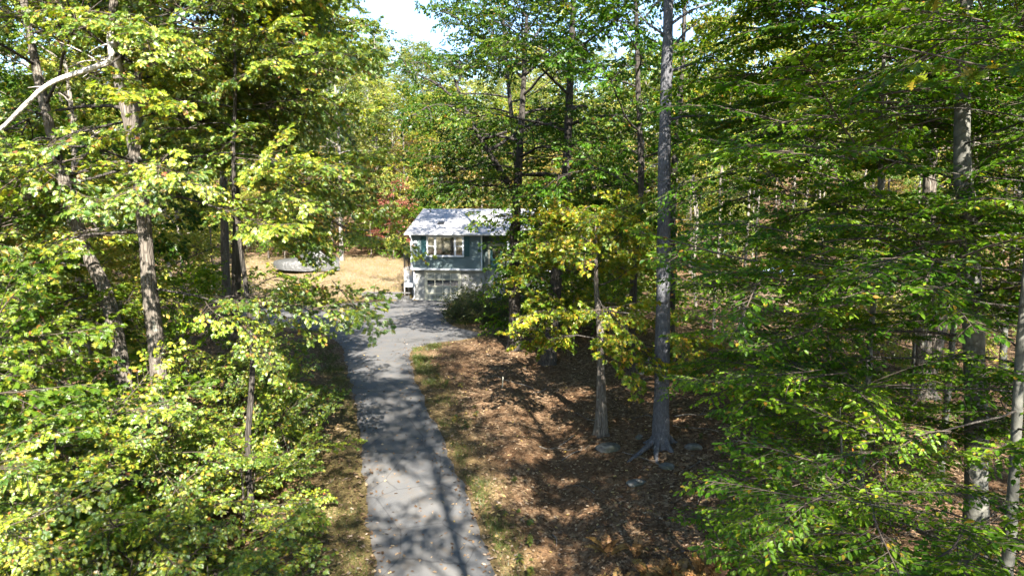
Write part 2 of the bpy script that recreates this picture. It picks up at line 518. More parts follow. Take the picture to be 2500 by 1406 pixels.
# gable ends and roof
RY, RZ, EZ = 5.0, 6.93, 5.08
for x in (.02, HW - .12):
    gq = Geo()
    gq.add([(x, 0, EZ), (x, 10, EZ), (x, RY, RZ - .12), (x + .1, 0, EZ), (x + .1, 10, EZ), (x + .1, RY, RZ - .12)], [(0, 1, 2), (3, 5, 4)])
    part('gable', gq, M['siding'], house)
for sgn, nm in ((1, 'front'), (-1, 'back')):
    gq = Geo()
    y0 = -.42 if sgn > 0 else 10.42
    zE = EZ + .06
    x0, x1 = -.32, HW + .32
    nseg = 22
    a = [(x0, y0, zE), (x1, y0, zE), (x1, RY, RZ), (x0, RY, RZ)]
    b = [(x, y, z - .09) for x, y, z in a]
    F = [(0, 1, 2, 3), (7, 6, 5, 4), (0, 4, 5, 1), (1, 5, 6, 2), (3, 2, 6, 7), (0, 3, 7, 4)]
    if sgn < 0:
        F = [f[::-1] for f in F]
    gq.add(a + b, F)
    rf = part('roof', gq, M['roof'], house)
    if sgn > 0:
        # shingle courses: thin overlapping strips
        sl = (RZ - zE) / (RY - y0)
        Ls = math.hypot(RZ - zE, RY - y0)
        st = Geo()
        st.add([(x0, 0, .003), (x1, 0, .003), (x1, .16, .001), (x0, .16, .001), (x0, 0, .012), (x1, 0, .012), (x1, .16, .003), (x0, .16, .003)],
               [(4, 5, 6, 7), (0, 1, 5, 4), (1, 2, 6, 5), (0, 4, 7, 3)])
        sme = st.mesh('shingle_course', [M['roof']])
        for k in range(int(Ls / .15)):
            t = k * .15 / Ls
            link('shingle_course', sme, rf, (0, y0 + (RY - y0) * t, zE + (RZ - zE) * t), (math.atan(sl), 0, 0))
        for vx, t in ((1.75, .33), (4.3, .36), (9.0, .34)):
            vy, vz = y0 + (RY - y0) * t, zE + (RZ - zE) * t
            vg = Geo()
            vg.add([(0, 0, 0), (.5, 0, 0), (.5, .45, .15), (0, .45, .15), (.03, .03, .13), (.47, .03, .13), (.47, .42, .25), (.03, .42, .25)],
                   [(4, 5, 6, 7), (0, 1, 5, 4), (1, 2, 6, 5), (2, 3, 7, 6), (3, 0, 4, 7)])
            link('roof_vent', vg.mesh('roof_vent', [M['black']]), rf, (vx, vy, vz))
hbox('fascia', (-.3, -.40, 4.98), (HW + .3, -.37, 5.10), M['white'])
hbox('soffit', (-.3, -.37, 4.99), (HW + .3, .02, 5.03), M['white'])
gq = Geo()
prof = [(-.405, 5.12), (-.405, 5.02), (-.43, 5.0), (-.5, 5.0), (-.53, 5.04), (-.54, 5.12), (-.525, 5.12), (-.51, 5.05), (-.42, 5.03), (-.42, 5.12)]
V = [(x, y, z) for x in (-.32, HW + .32) for y, z in prof]
n = len(prof)
gq.add(V, [(k, (k + 1) % n, n + (k + 1) % n, n + k) for k in range(n)])
part('gutter', gq, M['white'], house)
P, _ = smooth_path([(.12, -.46, 5.02), (.12, -.42, 4.85), (.12, -.09, 4.6), (.12, -.08, 4.0), (.12, -.08, 2.6), (.13, .0, 2.35), (.18, .22, 2.1), (.18, .24, 1.0), (.18, .24, .3), (.12, .12, .12), (-.15, -.25, .05)], .12)
gq = Geo()
gq.add(*tube(P, np.full(len(P), .045), 6), 0, True)
part('downspout', gq, M['white'], house)
# twin flood light by the window
fl = part('flood_light', Geo().box((.36, -.09, 4.42), (.5, -.02, 4.56)), M['white'], house)
for dx in (-.09, .09):
    gq = Geo()
    gq.add(*tube([(.43 + dx * .5, -.09, 4.5), (.43 + dx, -.16, 4.46), (.43 + dx * 1.5, -.26, 4.36)], [.03, .05, .075], 8), 0, True)
    part('lamp_head', gq, M['white'], fl)
# windows
def window(x0, x1, z0, z1, splits, y=-.02, parent=house):
    w = part('window', Geo().box((x0, y - .005, z0), (x1, y + .05, z1)), M['white'], parent)
    t = .075
    e = Geo().box((x0 - .04, y - .07, z1 - t), (x1 + .04, y - .005, z1 + .04)).box((x0 - .05, y - .09, z0 - .05), (x1 + .05, y - .005, z0 + t))
    e.box((x0 - .04, y - .07, z0 + t), (x0 + t, y - .005, z1 - t)).box((x1 - t, y - .07, z0 + t), (x1 + .04, y - .005, z1 - t))
    for xs in splits:
        e.box((xs - .07, y - .06, z0 + t), (xs + .07, y - .005, z1 - t))
    part('frame', e, M['white'], w)
    xs = [x0 + t] + [v for s_ in splits for v in (s_ - .07, s_ + .07)] + [x1 - t]
    for a, b in zip(xs[::2], xs[1::2]):
        if b - a < .9:
            zm = (z0 + z1) / 2
            part('sash', Geo().box((a, y - .04, zm - .025), (b, y - .006, zm + .025)), M['white'], w)
            for q0, q1 in ((z0 + t, zm - .025), (zm + .025, z1 - t)):
                part('pane', Geo().box((a, y - .016, q0), (b, y - .008, q1)), M['glass'], w)
        else:
            part('pane', Geo().box((a, y - .016, z0 + t), (b, y - .008, z1 - t)), M['glass'], w)
    return w
window(1.30, 4.08, 3.42, 4.90, (1.93, 3.45))
window(9.4, 10.6, 3.6, 4.9, ())
window(12.4, 13.6, 3.6, 4.9, ())
for x in (.86, 4.15):
    s_ = hbox('shutter', (x, -.055, 3.42), (x + .40, -.02, 4.90), M['shutter'])
    lv = Geo().box((x + .05, -.075, 0), (x + .35, -.055, .035)).mesh('louvre', [M['shutter']])
    for k in range(26):
        link('louvre', lv, s_, (0, 0, 3.47 + k * .053))
# front door in its recess with transom trim
dr = hbox('front_door', (5.95, .80, 2.05), (6.95, .86, 4.15), M['shutter'])
part('door_trim', Geo().box((5.8, .76, 4.15), (7.1, .88, 4.32)).box((5.8, .76, 2.0), (5.95, .88, 4.15)).box((6.95, .76, 2.0), (7.1, .88, 4.15)), M['cream'], dr)
part('pane', Geo().box((6.15, .785, 3.2), (6.75, .80, 3.95)), M['glass'], dr)
for k in range(5):
    hbox('step', (5.7, .5 - .3 * k, -.2), (7.2, .8 - .3 * k, 2.0 - .38 * k), M['concrete'])
# garage door
gd = hbox('garage_door', (1.19, .255, .02), (3.63, .292, 2.17), M['cream'])
pw, ph = .61, .535
pm = Geo().box((.035, 0, .035), (pw - .035, .02, ph - .035)).box((.09, -.008, .09), (pw - .09, 0, ph - .09)).mesh('panel', [M['panelpaint']])
pg = Geo().box((.035, 0, .05), (pw - .035, .02, ph - .05)).mesh('pane', [M['glass']])
rail = Geo().box((0, 0, -.03), (2.44, .012, .03)).mesh('rail', [M['cream']])
stile = Geo().box((-.03, 0, 0), (.03, .012, 2.14)).mesh('stile', [M['cream']])
for rr in range(4):
    link('rail', rail, gd, (1.19, .228, .05 + ph * rr))
    for cc_ in range(4):
        link('pane' if rr == 2 else 'panel', pg if rr == 2 else pm, gd, (1.19 + pw * cc_, .236, .02 + ph * rr))
for cc_ in range(5):
    link('stile', stile, gd, (1.19 + pw * cc_, .231, .02))
part('garage_trim', Geo().box((1.0, .22, 0), (1.18, .31, 2.2)).box((3.64, .22, 0), (3.82, .31, 2.2)).box((1.0, .215, 2.2), (3.82, .31, 2.355)), M['cream'], house)
# side deck
dk = hbox('deck', (-.95, 1.2, 2.22), (-.02, 4.6, 2.42), M['deckwood'])
for y in (1.25, 2.4, 3.5, 4.5):
    part('post', Geo().box((-.93, y - .04, 0), (-.85, y + .04, 2.22)), M['deckwood'], dk)
    part('rail_post', Geo().box((-.92, y - .03, 2.42), (-.86, y + .03, 3.42)), M['black'], dk)
part('rail_post', Geo().box((-.08, 1.22, 2.42), (-.02, 1.28, 3.42)), M['black'], dk)
part('handrail', Geo().box((-.93, 1.2, 3.42), (-.85, 4.6, 3.47)).box((-.85, 1.2, 3.42), (-.02, 1.28, 3.47)), M['black'], dk)
bal = Geo().box((-.01, -.01, 2.48), (.01, .01, 3.42)).mesh('baluster', [M['black']])
for k in range(7):
    link('baluster', bal, dk, (-.80 + k * .12, 1.24, 0))
for k in range(26):
    link('baluster', bal, dk, (-.89, 1.32 + k * .125, 0))
gq = Geo()
for k in range(-14, 14):
    for s_ in (1, -1):
        x0 = -.9 + k * .11
        pts = [(x0, .9), (x0 + s_ * 1.35, 2.2)]
        (xa, za), (xb, zb) = pts
        # clip to the bay
        def cl(xv):
            return za + (xv - xa) / (xb - xa) * (zb - za)
        lo_, hi_ = (-.86, -.04)
        xs0, xs1 = (xa, xb) if xa < xb else (xb, xa)
        a, b = max(xs0, lo_), min(xs1, hi_)
        if b - a > .03:
            yv = 1.20 if s_ > 0 else 1.212
            wv = .018
            A = np.array([a, yv, cl(a)]); B = np.array([b, yv, cl(b)])
            d = norm(B - A); q = np.array([-d[2], 0, d[0]]) * wv
            gq.add([A - q, B - q, B + q, A + q, A - q + [0, .01, 0], B - q + [0, .01, 0], B + q + [0, .01, 0], A + q + [0, .01, 0]],
                   [(0, 1, 2, 3), (4, 7, 6, 5), (0, 4, 5, 1), (2, 6, 7, 3)])
part('lattice', gq, M['white'], dk)

# retaining wall of grey blocks
rw = thing('retaining_wall', 'low grey concrete block retaining wall beside the garage', 'wall', (-11.3, 51.55, 0), math.radians(-5))
rng = np.random.default_rng(5)
bm_ = []
for q in range(4):
    gq = Geo()
    j = lambda: rng.uniform(-.012, .012)
    x1, y1, z1 = .42, .28, .19
    V = [(0 + j(), 0 + j(), 0), (x1 + j(), 0 + j(), 0), (x1, y1, 0), (0, y1, 0), (.02 + j(), .03 + j(), z1), (x1 - .02 + j(), .03 + j(), z1), (x1, y1, z1), (0, y1, z1)]
    gq.add(V, [(4, 5, 6, 7), (0, 1, 5, 4), (1, 2, 6, 5), (2, 3, 7, 6), (3, 0, 4, 7), (0, 3, 2, 1)])
    bm_.append(gq.mesh('block', [M['block']]))
for row in range(3):
    for k in range(9 - row):
        link('block', bm_[(k * 3 + row) % 4], rw, (-.15 + .435 * k + (.21 if row % 2 else 0), row * .03, row * .198))
gq = Geo().box((0, 0, 0), (.44, .32, .07)).mesh('cap_stone', [M['block']])
for k in range(8):
    link('cap_stone', gq, rw, (.05 + .445 * k, .04, .592))

# tarp-covered boat and blue tarp heap
def tarp_mat(name, c):
    m, nt, out = mat(name)
    tc = nd(nt, 'TexCoord')
    n = nd(nt, 'TexNoise', Scale=3.0, Detail=5.0)
    n.inputs['Distortion'].default_value = 1.2
    nt.links.new(tc.outputs['Object'], n.inputs[0])
    p = nd(nt, 'BsdfPrincipled', Roughness=.5)
    nt.links.new(ramp(nt, n.outputs['Fac'], [(.3, tuple(v * .8 for v in c)), (.7, c)]), p.inputs['Base Color'])
    b = nd(nt, 'Bump', Strength=.9, Distance=.08)
    nt.links.new(n.outputs['Fac'], b.inputs['Height'])
    nt.links.new(b.outputs[0], p.inputs['Normal'])
    nt.links.new(p.outputs[0], out.inputs[0])
    return m
M['tarp'] = tarp_mat('grey_tarp', (.05, .05, .047))
M['bluetarp'] = tarp_mat('pale_blue_tarp', (.42, .52, .68))
def tarp(sections, nseg=14, seed=1):
    rg = np.random.default_rng(seed)
    V = []
    for (x, w, h, base) in sections:
        a = np.linspace(0, math.pi, nseg)
        ca, sa = np.cos(a), np.sin(a)
        yy = np.sign(ca) * np.abs(ca) ** .7 * w
        zz = base + (h - base) * np.abs(sa) ** .8 + rg.normal(0, .025, nseg) * (sa > .2)
        V.append(np.stack([np.full(nseg, x) + rg.normal(0, .02, nseg), yy + rg.normal(0, .02, nseg), zz], -1))
    V = np.array(V)
    n = len(sections)
    i = (np.arange(n - 1)[:, None] * nseg + np.arange(nseg - 1)[None]).ravel()
    gq = Geo()
    gq.add(V.reshape(-1, 3), np.stack([i, i + nseg, i + nseg + 1, i + 1], -1), 0, True)
    for e in (0, n - 1):
        gq.add(V[e], [list(range(nseg)) if e == 0 else list(range(nseg))[::-1]])
    return gq
secs = [(-2.9, .12, .95, .45), (-2.6, .5, 1.05, .32), (-2.0, .85, 1.15, .22), (-1.2, 1.0, 1.22, .16), (-.5, 1.06, 1.55, .12), (0, 1.08, 1.98, .1), (.5, 1.08, 2.12, .1), (1.2, 1.05, 2.1, .1), (1.9, 1.0, 1.75, .1), (2.4, .96, 1.35, .12), (2.7, .92, 1.1, .15)]
boat = thing('covered_boat', 'boat under a grey tarp at the edge of the sunlit lawn', 'boat', (-18.1, 60.6, float(H(-18.1, 60.6)) - .05), math.radians(14))
part('tarp_cover', tarp(secs), M['tarp'], boat)
bl = thing('tarp_heap', 'low heap under a pale blue tarp beyond the right-hand trees', 'tarp', (26.2, 67.5, float(H(26.2, 67.5)) - .03), math.radians(4))
part('tarp_cover', tarp([(-2, .1, .35, 0), (-1.7, .7, .6, 0), (-.9, .95, .85, 0), (0, 1.0, 1.05, 0), (.8, 1, .95, 0), (1.5, .8, .7, 0), (1.9, .1, .3, 0)], seed=4), M['bluetarp'], bl)

# overhead wire to the house corner
q = np.linspace(0, 1, 30)
A, B = np.array([-7.7, 51.2, 5.3]), np.array([-27, 66, 9.5])
P = A + (B - A) * q[:, None]
P[:, 2] -= 4 * 1.3 * q * (1 - q)
gq = Geo()
gq.add(*tube(P, np.full(30, .014), 5), 0, True)
tag(link('service_wire', gq.mesh('service_wire', [M['black']])), 'thin overhead wire sagging from the house corner to the woods', 'wire')

# ---------------------------------------------------------------- leaves, sprays, trees
def leaf_template(kind):
    """outline of a leaf along +x (unit length), folded along its midrib; two faces"""
    if kind == 'oak':
        half = [(.0, .015), (.16, .04), (.20, .27), (.27, .22), (.32, .06), (.42, .42), (.50, .36), (.53, .07), (.66, .40), (.73, .30), (.74, .07), (.88, .20), (.9, .07), (1, .0)]
    elif kind == 'beech':
        half = [(.0, .01), (.15, .17), (.35, .275), (.55, .27), (.75, .19), (.9, .08), (1, 0)]
    elif kind == 'maple':
        half = [(.0, .02), (.05, .12), (.0, .42), (.14, .34), (.34, .2), (.42, .55), (.55, .42), (.62, .18), (.78, .2), (1, 0)]
    elif kind == 'lobed':
        half = [(0, .02), (.3, .30), (.48, .14), (.68, .32), (1, 0)]
    else:
        half = [(0, 0), (.45, .30), (1, 0)]
    def z(x, y):
        return .30 * abs(y) - .16 * x * x
    n = len(half)
    mid = [(0, 0), (.5, 0), (1, 0)] if kind in ('oak', 'beech', 'maple') else [(0, 0), (1, 0)]
    V, F = [], []
    R = [(x, y) for x, y in half[:-1]] 
    pts = [(x, y) for x, y in R] + [(1, 0)]
    if kind in ('simple', 'lobed'):
        inner = [p for p in half[1:-1]]
        V = [(0, 0)] + inner + [(1, 0)] + [(x, -y) for x, y in inner]
        k = len(inner)
        F = [tuple([0] + [k + 1] + list(range(k, 0, -1))), tuple([0] + list(range(k + 2, 2 * k + 2)) + [k + 1])]
        V = [(x, y, z(x, y)) for x, y in V]
        return np.array(V), np.array(F)
    inner = half[1:-1]
    k = len(inner)
    V = [(0, 0), (.5, 0), (1, 0)] + inner + [(x, -y) for x, y in inner]
    F = [tuple([0, 1, 2] + [3 + i for i in range(k - 1, -1, -1)]), tuple([2, 1, 0] + [3 + k + i for i in range(k)])]
    V = [(x, y, z(x, y)) for x, y in V]
    return np.array(V), np.array(F)
LT = {k: leaf_template(k) for k in ('oak', 'beech', 'maple', 'lobed', 'simple')}

def put_leaves(geo, kind, P, D, N, Sz, tint, m):
    V, F = LT[kind]
    D = norm(D)
    S_ = norm(np.cross(N, D))
    N = np.cross(D, S_)
    Bm = np.stack([D, S_, N], -1)                      # columns
    W_ = np.einsum('nij,kj->nki', Bm, V) * Sz[:, None, None] + P[:, None]
    n, k = len(P), len(V)
    FF = (F[None] + (np.arange(n) * k)[:, None, None]).reshape(-1, F.shape[1])
    geo.add(W_.reshape(-1, 3), FF, m, False, np.repeat(tint, k))

SUNV = np.array(sv)
def spray_data(rng, style, L=1.8, twigs=9, per=9, size=.14, flat=.25, droop=.25):
    """a leafy branch along +x: wood polylines, leaf arrays"""
    wood = []
    t = np.linspace(0, 1, 6)
    ph = rng.uniform(0, 6)
    main = np.stack([t * L, .10 * L * np.sin(2.2 * t + ph) * t, .05 * L * np.sin(3 * t + ph) - droop * .5 * L * t * t], -1)
    wood.append((main, np.linspace(.014, .004, 6) * L / 1.8))
    P, D, N = [], [], []
    def leafs(pts, n, whorl):
        pts = np.asarray(pts)
        for q in range(n):
            s_ = rng.uniform(.15, 1) if not whorl else 1 - rng.uniform(0, 1) ** 2 * .75
            x = s_ * (len(pts) - 1)
            i = min(int(x), len(pts) - 2)
            p = pts[i] + (pts[i + 1] - pts[i]) * (x - i)
            tg = norm(pts[i + 1] - pts[i])
            side = 1 if q % 2 else -1
            lat = norm(np.cross([0, 0, 1], tg)) * side
            a = rng.uniform(.35, 1.25) if style != 'beech' else rng.uniform(.7, 1.1)
            d = tg * math.cos(a) + lat * math.sin(a) + np.array([0, 0, rng.uniform(-.75, .15) if style != 'beech' else rng.uniform(-.4, .05)])
            up = np.array([0, 0, 1.]) + rng.normal(0, .6 if style != 'beech' else .32, 3)
            P.append(p + norm(d) * .02)
            D.append(d)
            N.append(up)
    for k in range(twigs):
        s_ = .12 + .86 * (k + rng.uniform(0, .8)) / twigs
        x = s_ * 5
        i = min(int(x), 4)
        p0 = main[i] + (main[i + 1] - main[i]) * (x - i)
        tg = norm(main[i + 1] - main[i])
        side = 1 if k % 2 else -1
        a = rng.uniform(.6, 1.05)
        lat = norm(np.cross([0, 0, 1], tg)) * side
        d = tg * math.cos(a) + lat * math.sin(a) + np.array([0, 0, rng.normal(0, flat)])
        ln = L * rng.uniform(.26, .46) * (1 - .45 * s_)
        q = np.linspace(0, 1, 4)[:, None]
        tw = p0 + norm(d) * ln * q + np.array([0, 0, -droop * .6 * ln]) * q ** 2
        wood.append((tw, np.linspace(.006, .0025, 4)))
        leafs(tw, per, style == 'oak')
    leafs(main[2:], per, style == 'oak')
    P, D, N = map(np.array, (P, D, N))
    Sz = size * rng.uniform(.45, 1.25, len(P))
    return wood, P, D, N, Sz

def spray_mesh(seed, style, leafkind, mat_leaf, **kw):
    rng = np.random.default_rng(seed)
    wood, P, D, N, Sz = spray_data(rng, style, **kw)
    g = Geo()
    for pts, R in wood:
        g.add(*tube(pts, R, 4), 0, True)
    put_leaves(g, leafkind, P, D, N, Sz, rng.uniform(0, 1, len(P)), 1)
    return g.mesh('leafy_branch', [M['twig'], mat_leaf])

def limb(rng, p, az, el, length, sag=.25, n=8):
    d = np.array([math.cos(az) * math.cos(el), math.sin(az) * math.cos(el), math.sin(el)])
    pts = [np.array(p, float)]
    st = length / (n - 1)
    for k in range(n - 1):
        d = norm(d + rng.normal(0, .10, 3) + np.array([0, 0, -sag / n * (1 if k > 1 else .3)]))
        pts.append(pts[-1] + d * st)
    return np.array(pts)

def grow(rng, paths, nlimb, reach, zlo, zhi, el=(.15, .9), sag=.5, step=.7, r0=.06, inner=.35, azr=None, prof=None, subs=(3, 5), skip=None):
    """limbs off one or more stem polylines; returns limb list and spray anchors (pos, dir)"""
    limbs, anch = [], []
    for k in range(nlimb):
        f = (k + rng.uniform(0, 1)) / nlimb
        z = zlo + (zhi - zlo) * f
        P = paths[k % len(paths)]
        if z > P[-1][2]:
            P = max(paths, key=lambda q: q[-1][2])
        z = min(z, P[-1][2])
        i = int(np.clip(np.searchsorted(P[:, 2], z) - 1, 0, len(P) - 2))
        u = np.clip((z - P[i][2]) / max(P[i + 1][2] - P[i][2], 1e-6), 0, 1)
        p = P[i] + (P[i + 1] - P[i]) * u
        az = k * 2.399 + rng.uniform(-.5, .5)
        if azr:
            az = rng.uniform(*azr)
        shape = prof(f) if prof else (.55 + .45 * math.sin(math.pi * min(1, .25 + .75 * f))) * (1 - .45 * f ** 3)
        ln = reach * shape * rng.uniform(.8, 1.15)
        e = el[0] + (el[1] - el[0]) * f + rng.normal(0, .1)
        pts = limb(rng, p, az, e, ln, sag)
        rb = r0 * (.5 + .5 * ln / reach) * (1 - .4 * f)
        limbs.append((pts, np.linspace(rb, rb * .22, len(pts))))
        allp = [(pts, inner)]
        for s_ in range(rng.integers(*subs)):
            t = rng.uniform(.3, .9)
            i2 = int(t * (len(pts) - 1))
            tg = norm(pts[min(i2 + 1, len(pts) - 1)] - pts[max(i2 - 1, 0)])
            a2 = math.atan2(tg[1], tg[0]) + rng.choice([-1, 1]) * rng.uniform(.5, 1.1)
            e2 = math.asin(np.clip(tg[2], -1, 1)) + rng.normal(.05, .25)
            sp = limb(rng, pts[i2], a2, e2, ln * rng.uniform(.3, .5), sag, 5)
            limbs.append((sp, np.linspace(rb * .4, rb * .12, 5)))
            allp.append((sp, .2))
        for pp, t0 in allp:
            seg = np.linalg.norm(np.diff(pp, axis=0), axis=1).sum()
            n = max(1, int(seg * (1 - t0) / step))
            for q in range(n + 1):
                t = t0 + (1 - t0) * (q + rng.uniform(0, .5)) / (n + .5)
                x = min(t, 1) * (len(pp) - 1)
                i2 = min(int(x), len(pp) - 2)
                p_ = pp[i2] + (pp[i2 + 1] - pp[i2]) * (x - i2)
                tg = norm(pp[i2 + 1] - pp[i2])
                a2 = math.atan2(tg[1], tg[0]) + rng.normal(0, .75)
                e2 = np.clip(math.asin(np.clip(tg[2], -1, 1)) * .5 + rng.normal(.02, .28), -.8, 1.0)
                anch.append((p_, a2, e2))
    if skip:
        anch = [a for a in anch if not skip(a[0])]
    return limbs, anch

def trunk_geo(paths, rng, sides=14, flare=.8, step=.35, rough=.025, roots=0):
    """paths: list of (points, r_base, r_top)"""
    g = Geo()
    out = []
    for n, (pts, r0, r1) in enumerate(paths):
        P, t = smooth_path(pts, step)
        R = r0 + (r1 - r0) * t
        R = R * (1 + .05 * np.sin(P[:, 2] * 2.3 + n))
        V, F = tube(P, R, sides if n == 0 else 10, rng, rough)
        if n == 0 and flare:
            V = V.reshape(len(P), sides, 3)
            h = np.maximum(P[:, 2] - P[0, 2], 0)
            a = np.arange(sides) * 2 * math.pi / sides
            fl = 1 + flare * np.exp(-h / .32)[:, None] * (.65 + .5 * np.cos(5 * a + 1)[None] + .25 * np.cos(3 * a)[None])
            V = P[:, None] + (V - P[:, None]) * fl[..., None]
            V = V.reshape(-1, 3)
        g.add(V, F, 0, True)
        out.append(P)
    for k in range(roots):
        a = k * 2 * math.pi / roots + rng.uniform(-.4, .4)
        p0 = np.array(paths[0][0][0], float)
        r0 = paths[0][1]
        ln = rng.uniform(.7, 1.3)
        q = np.linspace(0, 1, 6)
        pts = np.stack([p0[0] + np.cos(a + .3 * q) * (r0 * .7 + q * ln), p0[1] + np.sin(a + .3 * q) * (r0 * .7 + q * ln), p0[2] + .42 * np.exp(-q * 3.6) + .02 - .12 * q], -1)
        g.add(*tube(pts, np.linspace(.11, .035, 6), 7, rng, .08), 0, True)
    return g, out

SPR = {}
for kd, args in dict(
        oak=('oak', 'oak', M['oak'], dict(L=1.9, twigs=16, per=17, size=.12)),
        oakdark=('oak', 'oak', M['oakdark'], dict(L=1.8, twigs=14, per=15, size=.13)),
        beech=('beech', 'beech', M['beech'], dict(L=2.0, twigs=20, per=14, size=.10, flat=.08, droop=.15)),
        yellow=('oak', 'maple', M['yellow'], dict(L=1.2, twigs=11, per=11, size=.12))).items():
    SPR[kd] = [spray_mesh(100 + k * 7 + len(kd), args[0], args[1], args[2], **args[3]) for k in range(6)]

def near_tree(name, label, base, paths, bark, spray, rng, limbs_kw, scale=(.8, 1.2), group=None, sides=14, flare=.8, roots=0, extra=None, maxn=290):
    """a tree close enough to show its leaves: trunk, limbs and every leafy branch an object"""
    base = np.array(base, float)
    t = thing(name, label, 'tree', base, 0, group)
    g, P = trunk_geo(paths, rng, sides, flare, roots=roots)
    limbs, anch = [], []
    for kw in (limbs_kw if isinstance(limbs_kw, list) else [limbs_kw]):
        a, b = grow(rng, P, **kw)
        limbs += a
        anch += b
    part('trunk', g, M[bark], t)
    gl = Geo()
    for pts, R in limbs:
        gl.add(*tube(pts, R, 7, rng, .04), 0, True)
    for pts, r0, r1 in (extra or []):
        pp, q = smooth_path(pts, .3)
        gl.add(*tube(pp, r0 + (r1 - r0) * q, 8, rng, .04), 0, True)
    part('limbs', gl, M['barkdark'], t)
    if len(anch) > maxn:
        anch = [anch[i] for i in rng.permutation(len(anch))[:maxn]]
    for p, az, el in anch:
        me = SPR[spray][rng.integers(6)]
        s_ = rng.uniform(*scale)
        fl_ = .6 if spray == 'beech' else 1.0
        link('leafy_branch', me, t, p, (rng.normal(0, .28 * fl_), -el * fl_, az), (s_, s_, s_))
    return t

def baked_crown(rng, anch, kind, mat_leaf, style='oak', per=6, twigs=7, size=.17, L=1.5, nvar=10, **kw):
    var = [spray_data(np.random.default_rng(900 + k), style, L=L, twigs=twigs, per=per, size=size, **kw) for k in range(nvar)]
    g = Geo()
    for p, az, el in anch:
        wood, P, D, N, Sz = var[rng.integers(nvar)]
        s_ = rng.uniform(.75, 1.25)
        R = np.array(Matrix.Rotation(az, 3, 'Z') @ Matrix.Rotation(-el, 3, 'Y') @ Matrix.Rotation(rng.normal(0, .3), 3, 'X'))
        put_leaves(g, kind, (P * s_) @ R.T + p, D @ R.T, N @ R.T, Sz, rng.uniform(0, 1, len(P)), 0)
        w0, r0 = wood[0]
        g.add(*tube((w0 * s_) @ R.T + p, r0, 3), 1, True)
    return g.mesh('crown', [mat_leaf, M['twig']])

def baked_tree_meshes(seed, height, bark, mat_leaf, nlimb=20, reach=4, zlo=.35, lean=.4, kind='simple', r0=.18, fork=False, step=.8, **ck):
    rng = np.random.default_rng(seed)
    n = 7
    z = np.linspace(0, height, n)
    pts = np.stack([np.cumsum(rng.normal(0, lean / n, n)) * (z > 0), np.cumsum(rng.normal(0, lean / n, n)) * (z > 0), z - .25 * (z == 0)], -1)
    paths = [(pts, r0, .03)]
    if fork:
        k = 3
        q = pts[k] + np.array([[0, 0, 0], [.7, .3, 1.6], [1.2, .6, height * .3], [1.7, .9, height * .5]])
        paths.append((q, r0 * .6, .03))
    g, P = trunk_geo(paths, rng, 9, .6, step=.8)
    limbs, anch = grow(rng, P, nlimb, reach, height * zlo, height * .98, step=step, r0=r0 * .38)
    for pts, R in limbs:
        g.add(*tube(pts, R, 5, rng, .03), 0, True)
    return g.mesh('trunk', [M[bark]]), baked_crown(rng, anch, kind, mat_leaf, **ck)

def stand(name, label, meshes, x, y, rz=0, s=1.0, group=None, sink=.1, cat='tree'):
    t = thing(name, label, cat, (x, y, float(ground_z(x, y)) - sink), rz, group)
    t.scale = (s, s, s)
    link('trunk', meshes[0], t)
    link('crown', meshes[1], t)
    return t

# ---------------------------------------------------------------- trees near the drive
def base_at(x, y, sink=.12):
    return np.array([x, y, float(ground_z(x, y)) - sink])
def rel(base, pts):
    return [tuple(np.array(p) - base) for p in pts]

# left: forked oak
b = base_at(-9.55, 18)
n1 = [(rel(b, [tuple(b), (-9.5, 18, 1.0), (-9.5, 18, 2.94), (-9.6, 18, 4.93), (-9.66, 18, 7.3), (-9.9, 18, 9.4), (-10.16, 18, 11.0), (-9.9, 17.8, 12.6), (-9.6, 17.6, 16.5)]), .27, .05),
      (rel(b, [(-9.75, 18, 8.2), (-9.62, 17.95, 9.2), (-9.45, 18, 10.7), (-8.5, 18, 12.3), (-7.8, 18, 15.5)]), .13, .04),
      (rel(b, [(-10.1, 18, 10.6), (-9.7, 17.9, 11.6), (-9.5, 17.9, 13.5)]), .13, .07)]
gap = lambda p: (-11.6 < p[0] + b[0] < -8.2) and (p[1] + b[1] < 17.9) and (8.3 < p[2] + b[2] < 12.8)
oak1 = near_tree('oak_tree', 'tall forked oak with sunlit yellow-green leaves left of the drive', b, n1, 'bark', 'oak', np.random.default_rng(11),
          [dict(nlimb=17, reach=5.0, zlo=8.6, zhi=17.5, el=(.0, .8), sag=.75, step=.55, r0=.055, skip=gap),
           dict(nlimb=3, reach=5.6, zlo=6.6, zhi=8.2, azr=(-.65, .05), el=(.08, .22), sag=.35, step=.65, r0=.035),
           dict(nlimb=3, reach=4.2, zlo=8.0, zhi=9.2, azr=(-2.6, -1.4), el=(.0, .2), sag=.7, step=.6, r0=.05, skip=gap)])
# bleached dead limb on it
dl = Geo()
P, q = smooth_path(rel(b, [(-9.9, 17.9, 9.9), (-9.35, 16.6, 11.05), (-8.85, 15.6, 10.65), (-8.75, 15.4, 10.2), (-9.05, 15.3, 10.03), (-9.9, 15.1, 9.66), (-10.4, 15, 9.2), (-10.9, 15, 8.75), (-11.4, 15, 8.4)]), .2)
dl.add(*tube(P, .095 + (.035 - .095) * q, 9, np.random.default_rng(3), .06), 0, True)
rg = np.random.default_rng(8)
for k in range(9):
    i = rg.integers(len(P) // 3, len(P) - 2)
    pts = limb(rg, P[i], rg.uniform(2.2, 5.2), rg.uniform(-.7, .5), rg.uniform(.4, 1.2), .2, 5)
    dl.add(*tube(pts, np.linspace(.02, .005, 5), 5), 0, True)
tag(part('dead_limb', dl, M['deadwood'], oak1), 'bleached bare limb')

